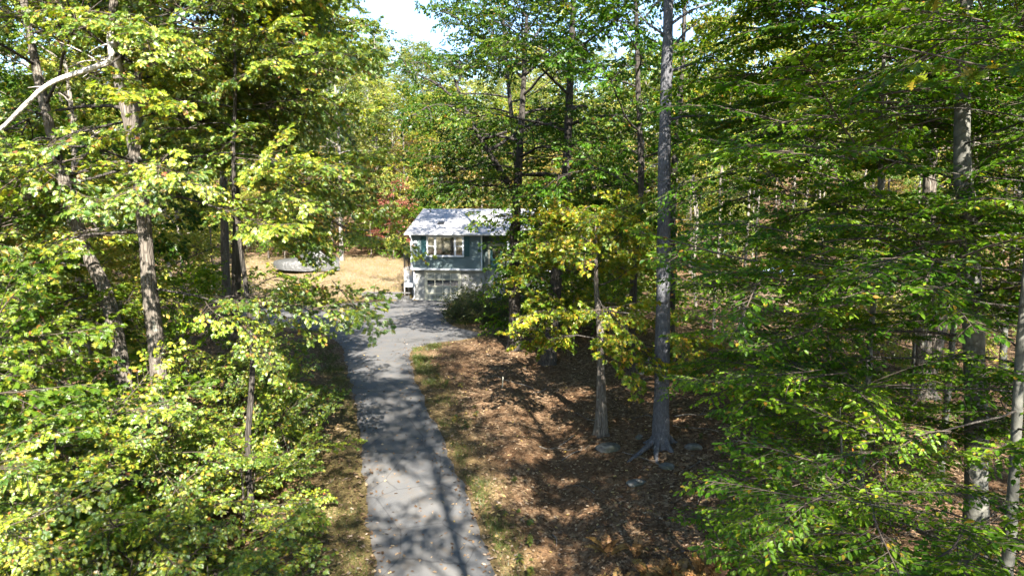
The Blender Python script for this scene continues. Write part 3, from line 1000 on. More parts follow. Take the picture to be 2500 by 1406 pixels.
# left: leaning oak beside it
b = base_at(-10.3, 17.6)
n2 = [(rel(b, [tuple(b), (-10.25, 17.7, .6), (-10.4, 17.9, 2.7), (-10.75, 18, 4.7), (-11.3, 18, 6.2), (-11.9, 18, 9), (-12.3, 18, 12), (-12.4, 18, 15)]), .26, .05)]
near_tree('oak_tree', 'leaning oak with a pale trunk bending away from the forked oak', b, n2, 'bark', 'oak', np.random.default_rng(12),
          [dict(nlimb=15, reach=4.4, zlo=9.0, zhi=16, el=(.1, .8), sag=.6, step=.7, r0=.05, skip=gap),
           dict(nlimb=4, reach=3.4, zlo=6.5, zhi=8.5, azr=(-3.6, -1.7), el=(0, .2), sag=.7, step=.7, r0=.04)])

b = base_at(-9.0, 22.0)
near_tree('oak_tree', 'yellow-green oak with spreading low limbs behind the forked oak', b,
          [(rel(b, [tuple(b), (-9.0, 22, 3), (-8.8, 22, 7), (-8.9, 22, 11), (-8.7, 22, 16)]), .2, .04)], 'barkdark', 'oak', np.random.default_rng(17),
          [dict(nlimb=12, reach=3.6, zlo=11.0, zhi=17.5, azr=(-1.6, .9), el=(.05, .8), sag=.4, step=.6, r0=.05),
           dict(nlimb=9, reach=3.6, zlo=8.5, zhi=16.5, el=(.0, .7), sag=.4, step=.7, r0=.05)])

b = base_at(-6.8, 17.2)
near_tree('oak_tree', 'slim young oak thick with lime green leaves between the forked oak and the drive', b,
          [([(0, 0, 0), (-.12, .1, 2.2), (.1, .15, 5), (-.15, .1, 9), (.05, 0, 12), (0, 0, 16)], .09, .02)], 'barkdark', 'oak', np.random.default_rng(18),
          [dict(nlimb=22, reach=2.3, zlo=9.6, zhi=17, el=(.0, .7), sag=.3, step=.48, r0=.02, skip=lambda p: p[0] < -.9)], flare=.3)

# left: shaded young maple at the edge
for x, y, h, sd_, lb in ((-13.2, 17.5, 8.5, 13, 'dark green young oak behind the leaning oak trunk'),
                         (-10.9, 13.6, 6.6, 14, 'bushy young oak standing left of the leaning oak'),
                         ):
    b = base_at(x, y)
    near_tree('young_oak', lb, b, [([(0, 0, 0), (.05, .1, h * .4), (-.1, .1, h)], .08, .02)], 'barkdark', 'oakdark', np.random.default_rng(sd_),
              dict(nlimb=15, reach=3.0, zlo=1.0, zhi=h, el=(.05, .8), sag=.5, step=.7, r0=.03), group='young oaks left of the drive', maxn=220)
# left: low sunlit saplings toward the camera
for x, y, h, rc, sd_, lb in ((-8.3, 13.4, 4.6, 2.2, 21, 'leafy sunlit oak sapling at the foot of the forked oak'),
                             (-7.0, 11.6, 2.6, 1.2, 22, 'short sunlit oak sapling with bare leaf litter beside it'),
                             (-9.6, 10.8, 5.0, 2.4, 23, 'broad pale green oak sapling beside the bushy young oak'),
                             (-7.7, 9.4, 3.5, 1.6, 24, 'pale green oak sapling between the broad sapling and the drive'),
                             (-8.6, 16.2, 3.2, 1.6, 25, 'yellow-green oak sapling close against the forked oak trunk'),
                             (-7.3, 20.4, 3.0, 1.6, 28, 'leafy oak sapling at the foot of the slim young oak'),
                             (-8.6, 21.4, 3.4, 1.7, 30, 'oak sapling under the spreading oak behind the forked oak'),
                             (-6.9, 16.6, 2.3, 1.3, 31, 'low sunny oak sapling on the bank between the forked oak and the drive'),
                             (-6.0, 12.6, 2.0, 1.1, 29, 'waist-high oak sapling alone on the sunlit litter of the verge'),
                             (-12.2, 12.2, 5.6, 2.4, 27, 'tall oak sapling screening the bushy young oak')):
    b = base_at(x, y)
    near_tree('oak_sapling', lb, b, [([(0, 0, 0), (.1, 0, h * .4), (.0, .15, h)], .045, .012)], 'bark', 'oak', np.random.default_rng(sd_),
              dict(nlimb=max(6, int(h * 2.8)), reach=rc, zlo=h * .22, zhi=h, el=(.0, .8), sag=.4, step=.55, r0=.012, subs=(2, 4)), scale=(.6, .95), group='oak saplings left of the drive', flare=.3, sides=9)

# right: big beech, slender beech, saplings with flat sprays
b = base_at(10.75, 15)
near_tree('beech_tree', 'old beech with blotched pale grey trunk and flat leafy branches', b,
          [(rel(b, [tuple(b), (10.5, 15, 2), (10.24, 15, 4.4), (9.97, 15, 6.6), (9.65, 15, 9), (9.4, 15, 17)]), .27, .07)], 'beechbark', 'beech', np.random.default_rng(31),
          [dict(nlimb=17, reach=5.8, zlo=4.5, zhi=16, el=(.0, .6), sag=.2, step=.75, r0=.035, prof=lambda f: 1 - .45 * f),
           dict(nlimb=7, reach=6.0, zlo=4.2, zhi=14, azr=(2.6, 3.9), el=(.0, .25), sag=.2, step=.7, r0=.03, prof=lambda f: 1 - .3 * f)])
b = base_at(8.1, 10.6)
near_tree('beech_tree', 'slender beech reaching thin horizontal leafy branches across the woods', b,
          [(rel(b, [tuple(b), (8.1, 10.6, 2), (8.0, 10.6, 6), (8.05, 10.5, 11)]), .11, .03)], 'beechbark', 'beech', np.random.default_rng(32),
          [dict(nlimb=11, reach=4.6, zlo=2.0, zhi=12.5, azr=(2.2, 4.1), el=(.0, .3), sag=.22, step=.7, r0=.02, prof=lambda f: 1 - .25 * f),
           dict(nlimb=7, reach=3.2, zlo=2.0, zhi=12.5, el=(.0, .4), sag=.2, step=.8, r0=.02)], scale=(.7, 1.1))
for x, y, h, z0, rc, sd_, lb in ((11.7, 18.0, 15, 5.5, 4.4, 37, 'leafy beech crowding behind the old beech'),
                                 (9.3, 17.6, 15.5, 9.5, 3.9, 38, 'tall thin beech with a dense high crown beside the grey trunk')):
    b = base_at(x, y)
    near_tree('beech_tree', lb, b, [([(0, 0, 0), (.1, .05, h * .5), (-.2, 0, h)], .1, .02)], 'beechbark', 'beech', np.random.default_rng(sd_),
              dict(nlimb=21, reach=rc, zlo=z0, zhi=h, el=(-.05, .5), sag=.2, step=.62, r0=.02), scale=(.9, 1.3))
for x, y, h, rc, sd_, lb in ((6.6, 13.2, 4.6, 2.6, 33, 'low beech sapling near the dry ferns'),
                             (9.3, 11.8, 5.2, 2.8, 34, 'beech sapling under the old beech, beside the pale rocks'),
                             (9.0, 19.0, 4.2, 2.4, 35, 'beech sapling between the tall grey trunk and the old beech'),
                             (12.2, 20.5, 6.5, 3.2, 36, 'shaded beech sapling in front of the twin-stemmed tree')):
    b = base_at(x, y)
    near_tree('beech_sapling', lb, b, [([(0, 0, 0), (.1, .05, h * .5), (-.1, 0, h)], .05, .012)], 'beechbark', 'beech', np.random.default_rng(sd_),
              dict(nlimb=int(h * 2.6), reach=rc, zlo=h * .18, zhi=h, el=(-.05, .45), sag=.2, step=.65, r0=.012), scale=(.6, 1.0), group='beech saplings', flare=.3, sides=9, maxn=90)
# small yellow tree
b = base_at(3.0, 22.1)
near_tree('young_maple', 'small tree turning yellow and gold beside the tall grey trunk', b,
          [([(0, 0, 0), (-.05, 0, 1.5), (-.1, 0, 3.4), (-.25, .1, 5), (-.3, 0, 7.2)], .2, .03)], 'bark', 'yellow', np.random.default_rng(41),
          [dict(nlimb=18, reach=2.9, zlo=3.0, zhi=7.2, el=(-.05, .7), sag=.4, step=.55, r0=.03)], scale=(.7, 1.1))
# overhanging oak branch close on the right, leaf by leaf
b = base_at(6.9, 4.4)
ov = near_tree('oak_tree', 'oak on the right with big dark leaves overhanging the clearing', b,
          [(rel(b, [tuple(b), (6.9, 4.4, 4), (6.8, 4.4, 9), (6.9, 4.4, 13)]), .2, .05)], 'bark', 'oakdark', np.random.default_rng(51),
          [dict(nlimb=9, reach=3.2, zlo=11.5, zhi=14.5, el=(.1, .9), sag=.4, step=.9, r0=.05)])
rg = np.random.default_rng(52)
br = Geo()
tips = []
for (p0, az, el, ln) in (((6.85, 4.5, 7.9), 2.55, .12, 4.2), ((6.8, 4.4, 9.2), 2.45, .0, 3.9), ((6.85, 4.4, 8.6), 2.05, .1, 3.2)):
    pts = limb(rg, np.array(p0) - b, az, el, ln, .35, 9)
    br.add(*tube(pts, np.linspace(.022, .006, 9), 7), 0, True)
    for k in range(13):
        i = rg.integers(3, 9)
        sp = limb(rg, pts[i], az + rg.normal(0, .9), el + rg.normal(0, .4), rg.uniform(.3, .8), .4, 4)
        br.add(*tube(sp, np.linspace(.008, .003, 4), 5), 0, True)
        tips.append(sp)
ob = part('overhanging_branch', br, M['twig'], ov)
lm = []
for k in range(10):
    gq = Geo()
    put_leaves(gq, 'oak', np.zeros((1, 3)), np.array([[1., 0, 0]]), np.array([[0, 0, 1.]]), np.array([1.]), np.array([[.1, .25, .4, .5, .6, .7, .3, .8, .9, .965][k]]), 0)
    lm.append(gq.mesh('leaf', [M['oakdark']]))
for sp in tips:
    for k in range(7):
        p_ = sp[rg.integers(1, 4)] if k < 3 else sp[3]
        tg = norm(sp[3] - sp[1])
        s_ = rg.uniform(.10, .17)
        link('leaf', lm[rg.integers(10)], ob, p_, (rg.normal(0, .5), rg.normal(.4, .4), math.atan2(tg[1], tg[0]) + rg.normal(0, .9)), (s_, s_, s_))

# ---------------------------------------------------------------- single mid-distance trees
def hero(name, label, x, y, pts, r0, r1, bark, leafm, seed, kws, extra=(), roots=0, flare=.6, ck=None, world=True):
    b = base_at(x, y)
    rng = np.random.default_rng(seed)
    t = thing(name, label, 'tree', b)
    paths = [(rel(b, [tuple(b)] + pts), r0, r1)] + [(rel(b, p), a, c) for p, a, c in extra]
    g, P = trunk_geo(paths, rng, 16, flare, roots=roots)
    anch = []
    for kw in kws:
        lb, an = grow(rng, P, **kw)
        anch += an
        for pp, R in lb:
            g.add(*tube(pp, R, 6, rng, .04), 0, True)
    part('trunk', g, M[bark], t)
    if anch:
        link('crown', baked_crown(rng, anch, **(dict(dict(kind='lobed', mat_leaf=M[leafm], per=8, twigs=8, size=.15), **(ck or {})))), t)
    return t, b, rng
tA, bA, rg = hero('grey_barked_tree', 'tall straight trunk with grey lichened bark and spreading roots', 4.7, 20.9,
     [(4.65, 20.9, 4.6), (4.58, 20.9, 8.9), (4.59, 20.9, 13), (4.6, 21, 20)], .26, .09, 'barkgrey', 'oakdark', 61,
     [dict(nlimb=18, reach=5.2, zlo=14.2, zhi=20.5, el=(.1, .9), sag=.4, step=.7, r0=.06)], roots=7, flare=.3)
for k, (z, az, ln, el) in enumerate(((6.6, .3, .6, .25), (7.4, .1, .9, .35), (9.6, .2, 1.6, .12), (10.3, 3.4, .7, .3), (11.0, .15, 1.9, .2), (11.6, .5, 1.7, .5), (8.3, 2.9, .5, .2), (12.3, .4, 2.6, .6), (12.0, 3.6, 1.5, .5), (5.0, .5, .35, .2))):
    x_ = np.interp(z, [0, 3, 8, 13], [4.68, 4.65, 4.6, 4.59]) - 4.7
    pts = limb(rg, (x_, 0, z - bA[2]), az, el, ln, .15, 7)
    st = Geo()
    st.add(*tube(pts, np.linspace(.03 if ln < 1 else .05, .008, 7), 6), 0, True)
    part('dead_branch', st, M['barkgrey'], tA)
hero('oak_tree', 'dark oak with a forked crown hanging leaves before the house roof', .16, 33.5,
     [(.1, 33.5, 4.2), (.24, 33.5, 7.5), (.45, 33.5, 11), (.7, 33.6, 16)], .33, .07, 'barkdark', 'oakdark', 62,
     [dict(nlimb=22, reach=5.4, zlo=8.5, zhi=16.5, el=(.1, .8), sag=.55, step=.6, r0=.09),
      dict(nlimb=4, reach=4.6, zlo=7.6, zhi=10, azr=(2.3, 4.2), el=(.15, .35), sag=.6, step=.6, r0=.06, subs=(4, 6)),
      dict(nlimb=7, reach=3.8, zlo=4.0, zhi=9.0, azr=(-1.3, .9), el=(.0, .3), sag=.5, step=.55, r0=.04)],
     extra=[([(.2, 33.5, 7.6), (-.7, 33.3, 9.0), (-1.9, 33.0, 11.0), (-2.7, 32.8, 13)], .17, .05)])
hero('oak_tree', 'oak leaning right with a thick dark trunk before the house', 1.7, 31.0,
     [(1.95, 31, 3), (2.1, 31, 5.3), (2.4, 31, 8), (2.53, 31, 11.6), (2.8, 31, 20)], .31, .07, 'barkdark', 'oakdark', 63,
     [dict(nlimb=21, reach=4.8, zlo=7.5, zhi=21, el=(.1, .9), sag=.5, step=.6, r0=.08),
      dict(nlimb=9, reach=3.8, zlo=4.2, zhi=8.5, el=(.0, .3), sag=.5, step=.55, r0=.045)])
hero('oak_tree', 'slim dark trunk between the yellowing tree and the tall grey trunk', 4.65, 26.2,
     [(4.66, 26.2, 3), (4.72, 26.2, 5.5), (4.89, 26.2, 7.9), (4.7, 26.2, 11.5), (4.4, 26.2, 18)], .17, .05, 'barkdark', 'beech', 64,
     [dict(nlimb=20, reach=4.0, zlo=5.0, zhi=18, el=(.0, .8), sag=.45, step=.7, r0=.05)])
hero('oak_tree', 'dark slim trunk half hidden behind the tall grey trunk', 7.05, 29.8,
     [(7.0, 29.8, 2), (6.95, 29.8, 8), (7.2, 29.8, 13), (7.2, 29.8, 19)], .2, .05, 'barkdark', 'oakdark', 65,
     [dict(nlimb=13, reach=4.2, zlo=9.5, zhi=19, el=(.1, .8), sag=.45, step=.85, r0=.06)])
hero('oak_tree', 'tall oak beside the house entry, its crown shading the front wall', .3, 41.0,
     [(.3, 41, 4), (.3, 41, 9), (-.2, 41, 14), (-.6, 41, 19)], .26, .06, 'barkdark', 'oakdark', 67,
     [dict(nlimb=26, reach=5.8, zlo=9.8, zhi=20, el=(.1, .7), sag=.3, step=.5, r0=.07)])
hero('oak_tree', 'tall oak whose high canopy shades the bottom of the drive', 3.6, -3.5,
     [(3.6, -3.5, 4), (3.5, -3.5, 9), (3.2, -3.4, 14), (2.9, -3.3, 23)], .25, .06, 'bark', 'oakdark', 68,
     [dict(nlimb=24, reach=6.0, zlo=12.5, zhi=24.5, el=(.05, .8), sag=.3, step=.75, r0=.07)])
hero('oak_tree', 'tall oak whose high limbs reach out over the middle of the drive', 5.6, 5.4,
     [(5.6, 5.4, 4), (5.5, 5.4, 9), (5.2, 5.4, 14), (4.8, 5.6, 22)], .22, .06, 'bark', 'oakdark', 69,
     [dict(nlimb=15, reach=6.6, zlo=16.0, zhi=24, azr=(2.2, 4.0), el=(.1, .6), sag=.3, step=.65, r0=.07)])
hero('oak_tree', 'high-crowned oak between the forked oak and the parking apron', -12.6, 30.0,
     [(-12.6, 30, 4), (-12.5, 30, 8), (-12.3, 30, 13), (-12.2, 30, 19)], .22, .06, 'bark', 'oak', 70,
     [dict(nlimb=22, reach=4.4, zlo=10.5, zhi=20, el=(.1, .8), sag=.4, step=.6, r0=.06)])
hero('twin_stemmed_tree', 'stout twin-stemmed tree with pale ridged bark', 15.2, 24.7,
     [(15.1, 24.7, 1.2), (15.0, 24.7, 3.5), (14.9, 24.7, 8), (14.6, 24.7, 17)], .36, .07, 'bark', 'beech', 66,
     [dict(nlimb=15, reach=4.5, zlo=9, zhi=18, el=(.1, .8), sag=.4, step=.9, r0=.07)],
     extra=[([(15.2, 24.6, .2), (15.45, 24.6, 1.6), (15.75, 24.6, 4), (16.3, 24.6, 8), (16.7, 24.6, 15)], .26, .06)])

# ---------------------------------------------------------------- the woods around: a pool of tree shapes, every tree its own object
def pine_meshes(seed, height, r0=.22):
    rng = np.random.default_rng(seed)
    g, P = trunk_geo([([(0, 0, -.2), (.05, 0, height * .5), (0, .05, height)], r0, .03)], rng, 10, .5, step=.8)
    c = Geo()
    z = height * .30
    PP, DD, NN, SS = [], [], [], []
    while z < height * .98:
        f = (z / height - .3) / .7
        for k in range(rng.integers(4, 6)):
            az = rng.uniform(0, 6.28)
            ln = (1 - f) ** .8 * 3.6 * rng.uniform(.7, 1.1) + .4
            pts = limb(rng, (0, 0, z), az, .05 + .5 * f, ln, -.15, 6)
            g.add(*tube(pts, np.linspace(.04, .01, 6), 4), 0, True)
            n = int(ln / .11)
            for q in range(n):
                t = .3 + .7 * q / n
                x = t * 5
                i = min(int(x), 4)
                p = pts[i] + (pts[i + 1] - pts[i]) * (x - i)
                tg = norm(pts[i + 1] - pts[i])
                lat = np.cross([0, 0, 1], tg) * rng.uniform(-1, 1) * .5 * ln * .35
                p = p + lat + [0, 0, rng.normal(0, .05)]
                for w_ in range(5):
                    PP.append(p)
                    DD.append(tg * .6 + rng.normal(0, .6, 3) + [0, 0, .25])
                    NN.append(rng.normal(0, 1, 3))
                    SS.append(rng.uniform(.22, .4))
        z += rng.uniform(.55, .9)
    PP, DD, NN, SS = map(np.array, (PP, DD, NN, SS))
    D = norm(DD)
    Sd = norm(np.cross(NN, D)) * .022
    n = len(PP)
    V = np.stack([PP - Sd, PP + Sd, PP + D * SS[:, None]], 1).reshape(-1, 3)
    c.add(V, np.arange(3 * n).reshape(-1, 3), 0, False, np.repeat(rng.uniform(0, 1, n), 3))
    return g.mesh('trunk', [M['palebark']]), c.mesh('crown', [M['needle']])

pool = {}
big = dict(kind='simple', per=8, twigs=7, size=.22, L=1.7)
pool['pale'] = [baked_tree_meshes(200 + k, (20, 22, 18)[k], ('palebark', 'barkdark', 'palebark')[k], M['pale'], 26, 4.4, .18, .9, **dict(big, per=10)) for k in range(3)]
pool['dark'] = [baked_tree_meshes(210 + k, (20, 18, 22)[k], ('barkdark', 'palebark', 'bark')[k], M['oakdark'], 21, 4.4, .40, .9, fork=k == 0, **big) for k in range(3)]
pool['beech'] = [baked_tree_meshes(220 + k, (17, 15)[k], 'beechbark', M['beech'], 18, 4.0, .38, .7, style='beech', r0=.14, **big) for k in range(2)]
pool['yellow'] = [baked_tree_meshes(230, 15, 'bark', M['yellow'], 18, 3.6, .25, .7, **big)]
pool['orange'] = [baked_tree_meshes(240, 9, 'bark', M['orange'], 16, 2.8, .2, .6, r0=.1, **dict(big, size=.16))]
pool['red'] = [baked_tree_meshes(250, 6.5, 'bark', M['red'], 14, 2.0, .25, .5, r0=.07, **dict(big, size=.14, L=1.1))]
pool['sap'] = [baked_tree_meshes(260 + k, (6, 4.5)[k], 'palebark', (M['pale'], M['beech'])[k], 13, 2.2, .16, .4, r0=.05, **dict(big, size=.14, L=1.2)) for k in range(2)]
pool['thin'] = [baked_tree_meshes(270 + k, 16 + 2 * k, 'palebark', (M['pale'], M['yellow'])[k], 9, 2.6, .62, .9, r0=.10, **big) for k in range(2)]
pool['pine'] = [pine_meshes(280 + k, 20 + 3 * k) for k in range(2)]

LAB = {'pale': ('broadleaf_tree', 'tall pale green broadleaf tree'), 'dark': ('oak_tree', 'tall dark green oak'), 'beech': ('beech_tree', 'green beech with a grey trunk'),
       'yellow': ('broadleaf_tree', 'broadleaf tree with yellow autumn leaves'), 'orange': ('small_maple', 'small maple with orange and gold leaves'), 'red': ('small_maple', 'small red-leaved maple'),
       'sap': ('sapling', 'leafy green understorey sapling'), 'thin': ('slender_tree', 'slender pale-trunked tree with a sparse high crown'), 'pine': ('pine_tree', 'tall white pine with layered feathery boughs')}
ZONE = {'edge': 'at the wood edge behind the lawn and house', 'hill': 'on the wooded hillside beyond the house', 'oakside': 'in the woods behind the forked oak',
        'beechside': 'in the woods around the twin-stemmed tree', 'road': 'in the grove sheltering the slender beech'}
rng = np.random.default_rng(77)
placed = []
def plant(kind, x, y, s=None, label=None, zone='edge'):
    v = pool[kind]
    nm, lb = LAB[kind]
    placed.append((x, y))
    return stand(nm, label or lb + ' ' + ZONE[zone], v[rng.integers(len(v))], x, y, rng.uniform(0, 6.28), s or rng.uniform(.85, 1.15),
                 None if label else nm.replace('_', ' ') + 's ' + ZONE[zone])

# wood edge behind the lawn and house
plant('pale', -16.1, 64.6, 1.2, 'thick-trunked pale green tree at the back edge of the lawn')
plant('red', -11.5, 66.5, 1.1, 'small red-leaved maple at the wood edge left of the house')
plant('pine', -19.5, 74, 1.0)
plant('pine', -15.5, 80, 1.05)
plant('pine', -24, 84, 1.1)
for x, y in ((-20.5, 67), (-17.6, 70), (-23.5, 66), (-13.6, 71)):
    plant('orange', x, y)
plant('pale', -27, 66, 1.0)
for k in range(60):
    x, y = rng.uniform(-32, 22), rng.uniform(66.5, 84)
    if y < 68 and -25 < x < -7 or any((x - a) ** 2 + (y - c) ** 2 < 4 for a, c in placed):
        continue
    plant('sap' if rng.uniform() < .7 else 'orange', x, y, rng.uniform(.8, 1.5))
plant('sap', -9.5, 67.5, 1.1); plant('sap', -13.8, 66.6, 1.0); plant('sap', -8.2, 69, 1.2); plant('sap', -21.5, 64.6, .9)
for x, y in ((-11, 72), (-7, 74), (-3, 71), (1, 75), (-20, 78), (-13, 78), (-5, 80), (4, 72), (9, 70), (14, 74), (-28, 76), (-34, 70), (-38, 80), (18, 69)):
    plant('yellow' if (x, y) in ((-11, 72), (1, 75), (9, 70), (-20, 78), (18, 69)) else 'pale', x, y)
for x, y in ((-6.5, 70.5), (-1, 73), (5.5, 69), (11.5, 67.5)):
    plant('orange', x, y, 1.25)
# far hillside
for k in range(900):
    x, y = rng.uniform(-75, 95), rng.uniform(78, 150)
    if any((x - a) ** 2 + (y - c) ** 2 < (5.2 + (y - 78) * .03) ** 2 for a, c in placed) or abs(x) > y * .85:
        continue
    q = rng.uniform()
    if x > 6:
        kind = 'thin' if q < .5 else 'pale' if q < .62 else 'dark' if q < .78 else 'yellow' if q < .87 else 'orange'
    else:
        kind = 'pale' if q < .52 else 'dark' if q < .58 else 'yellow' if q < .80 else 'pine' if q < .88 else 'orange'
    plant(kind, x, y, zone='hill')
for k in range(130):
    x, y = rng.uniform(9, 80), rng.uniform(66, 112)
    if abs(x) > y * .8 or any((x - a) ** 2 + (y - c) ** 2 < 3.5 for a, c in placed) or 22 < x < 31 and y < 72:
        continue
    plant('sap' if rng.uniform() < .62 else 'thin' if rng.uniform() < .7 else 'orange', x, y, rng.uniform(.8, 1.4), zone='hill')
# left woods
for kind, x, y, s in (('dark', -15.5, 25, .95), ('dark', -20, 21, 1), ('pale', -17.5, 32, .9), ('dark', -24, 28, 1), ('dark', -22, 36, .9), ('pale', -20, 41, .8), ('dark', -28, 37, 1),
                      ('yellow', -25, 45, .9), ('pale', -27, 54, 1), ('dark', -34, 48, 1), ('dark', -33, 30, 1), ('pale', -36, 60, 1), ('dark', -42, 42, 1), ('dark', -30, 22, 1),
                      ('sap', -14, 22.5, 1.1), ('sap', -17, 25, 1.2), ('sap', -13.2, 27, 1.0), ('sap', -19, 30, 1.3), ('sap', -16, 36, 1.1), ('sap', -22, 31, 1.2), ('sap', -24, 40, 1.2), ('sap', -26, 58, 1.2)):
    plant(kind, x, y, s, zone='oakside')
# right woods
for kind, x, y, s in (('thin', 11.2, 32.4, .95), ('thin', 10.3, 34.4, .9), ('thin', 17.5, 33, 1), ('beech', 20.5, 28, 1), ('thin', 24, 38, 1), ('thin', 14.5, 41, 1), ('thin', 12.5, 46, 1), ('thin', 19, 47, 1),
                      ('beech', 27, 31, 1), ('thin', 31, 43, 1), ('thin', 25, 50, 1), ('beech', 33, 34, 1), ('thin', 32, 54, 1), ('dark', 39, 50, 1), ('thin', 16, 60, 1), ('thin', 22, 63, 1), ('thin', 38, 62, 1),
                      ('dark', 10.5, 56, 1), ('thin', 29, 64, 1), ('thin', 45, 60, 1), ('beech', 41, 38, 1), ('thin', 9.0, 38.5, .9),
                      ('sap', 9.5, 26.5, 1), ('sap', 14, 29, 1.1), ('sap', 17, 27.5, .9), ('sap', 12.5, 37, 1.1), ('sap', 19.5, 37, 1.2), ('sap', 6.3, 37, .9), ('sap', 22, 32, 1.1), ('sap', 26, 42, 1.2), ('sap', 3.5, 39, .8), ('sap', 8.2, 44, 1.0),
                      ('sap', 16, 50, 1.1), ('sap', 30, 36, 1.2), ('sap', 3.2, 35.4, 1.25), ('sap', 4.7, 37, 1.35), ('sap', 6.1, 35.8, 1.25), ('sap', 2.5, 38.4, 1.3), ('sap', 5.6, 40.5, 1.5), ('sap', 1.1, 37.4, 1.1)):
    plant(kind, x, y, s, zone='beechside')
# trees off to the right and behind that shade the drive and the woods
for kind, x, y, s in (('dark', 16, 1.5, 1), ('beech', 20.5, 17, 1), ('dark', 22, 6, 1), ('dark', 12.5, -8, 1), ('dark', .5, -12, 1.1), ('dark', 26.5, 22, 1)):
    plant(kind, x, y, s, zone='road')

# ---------------------------------------------------------------- bushes, ferns, rocks, stake
def bush_mesh(seed, w=1.6, h=1.5):
    rg = np.random.default_rng(seed)
    g = Geo()
    an = []
    for k in range(16):
        pts = limb(rg, (rg.normal(0, .12), rg.normal(0, .12), -.05), rg.uniform(0, 6.28), rg.uniform(.5, 1.3), rg.uniform(.7, 1.1) * h, .6, 6)
        g.add(*tube(pts, np.linspace(.016, .004, 6), 5), 0, True)
        for t in range(1, 6):
            an.append((pts[t], rg.uniform(0, 6.28), rg.normal(.3, .4)))
    return g.mesh('stems', [M['twig']]), baked_crown(rg, an, 'simple', M['bush'], per=7, twigs=5, size=.085, L=.7)
bushes = [bush_mesh(300 + k) for k in range(3)]
for k, (x, y, s) in enumerate(((-3.1, 41.8, 1.0), (-2.1, 41.3, .9), (-1.0, 41.6, 1.1), (-3.3, 43.6, 1.1), (-2.2, 43.5, 1.2), (-.6, 43.6, 1.2), (-3.2, 45.8, 1.2), (-1.7, 46.0, 1.3), (.6, 41.4, 1.1), (.9, 44, 1.3), (-3.0, 48.0, 1.2), (2.6, 41.6, 1.2), (3, 44.5, 1.3), (.2, 46.6, 1.3))):
    t = thing('bush', 'dense dark green bush in the thicket beside the garage apron', 'bush', (x, y, float(ground_z(x, y))), k * 1.7, 'bushes beside the garage')
    t.scale = (s, s, s)
    link('stems', bushes[k % 3][0], t)
    link('foliage', bushes[k % 3][1], t)

def frond_mesh(seed):
    rg = np.random.default_rng(seed)
    n = 18
    t = np.linspace(0, 1, n)
    P = np.stack([.75 * t ** 1.1, .04 * np.sin(3 * t), .62 * np.sin(1.9 * t) ** 1.0 * .9], -1)
    g = Geo()
    g.add(*tube(P, np.linspace(.005, .0015, n), 4), 0, True)
    PP, DD, NN, SS = [], [], [], []
    for k in range(3, n):
        tg = norm(P[min(k + 1, n - 1)] - P[k - 1])
        for s_ in (-1, 1):
            PP.append(P[k]); DD.append(tg * .5 + np.array([0, s_, -.15]) + rg.normal(0, .08, 3)); NN.append(np.cross(tg, [0, 1, 0]) * -1 + rg.normal(0, .25, 3))
            SS.append(.20 * math.sin(math.pi * (k / n) ** .7) + .02)
    put_leaves(g, 'simple', np.array(PP), np.array(DD), np.array(NN), np.array(SS), rg.uniform(0, 1, len(PP)), 0)
    return g.mesh('frond', [M['fern']])
fr = [frond_mesh(400 + k) for k in range(4)]
rg = np.random.default_rng(9)
for k, (x, y, n, s, lb) in enumerate(((3.75, 14.5, 8, 1.05, None), (4.35, 14.3, 9, 1.15, None), (4.9, 14.8, 7, .95, None), (3.2, 14.6, 7, .9, None), (5.4, 14.2, 8, 1.0, None), (2.35, 15.9, 5, .8, None), (3.0, 15.7, 4, .6, None), (2.5, 14.5, 5, .8, None), (5.9, 15.1, 6, .8, None))):
    t = thing('fern', 'dried golden brown fern on the leaf litter under the beeches', 'fern', (x, y, float(ground_z(x, y)) - .02), rg.uniform(0, 6), 'dry ferns')
    for q in range(n):
        link('frond', fr[q % 4], t, (0, 0, 0), (rg.normal(0, .15), rg.uniform(-.55, .15), q * 6.28 / n + rg.normal(0, .25)), (s * rg.uniform(.8, 1.1),) * 3)

M['rock'] = surf_mat('grey_rock', (.09, .088, .08), .95, .5, 7, 1.0, dirt=(.04, .048, .022))
M['rockpale'] = surf_mat('pale_rock', (.18, .175, .16), .95, .25, 5, .8)
def rock(x, y, sx, sy, sz, seed, label, m='rock', rz=0):
    rg = np.random.default_rng(seed)
    me = bpy.data.meshes.new('rock')
    import bmesh
    bm = bmesh.new()
    bmesh.ops.create_icosphere(bm, subdivisions=3, radius=1)
    planes = [(norm(rg.normal(0, 1, 3)), rg.uniform(.62, .9)) for _ in range(11)]
    for v in bm.verts:
        c = np.array(v.co)
        for nn, d in planes:
            e = c @ nn - d
            if e > 0:
                c = c - nn * e
        c = c + .035 * np.sin(c[[1, 2, 0]] * 7 + seed)
        v.co = Vector(c * [sx, sy, sz])
    bm.to_mesh(me)
    bm.free()
    me.materials.append(M[m])
    tag(link('rock', me, None, (x, y, float(ground_z(x, y)) + sz * .05), (rg.normal(0, .1), rg.normal(0, .1), rz)), label, 'rock')
rock(3.05, 21.0, .42, .3, .24, 1, 'mossy grey rock at the foot of the small yellowing tree', rz=.2)
rock(3.6, 18.9, .34, .2, .13, 2, 'flat pale grey stone lying in sunlit leaf litter', rz=.3)
rock(5.5, 27.9, .27, .22, .2, 3, 'small pale boulder behind the tall grey trunk', 'rockpale')
rock(6.15, 29.6, .55, .3, .22, 4, 'long weathered stone on the slope before the slim dark trunk')
rock(5.62, 20.5, .3, .2, .15, 5, 'mossy stone beside the roots of the tall grey trunk')
rock(4.15, 21.6, .14, .12, .14, 6, 'small upright stone between the yellowing tree and the grey trunk')
rock(8.7, 14.9, .42, .3, .22, 7, 'pale sunlit rock half hidden by beech leaves', 'rockpale')
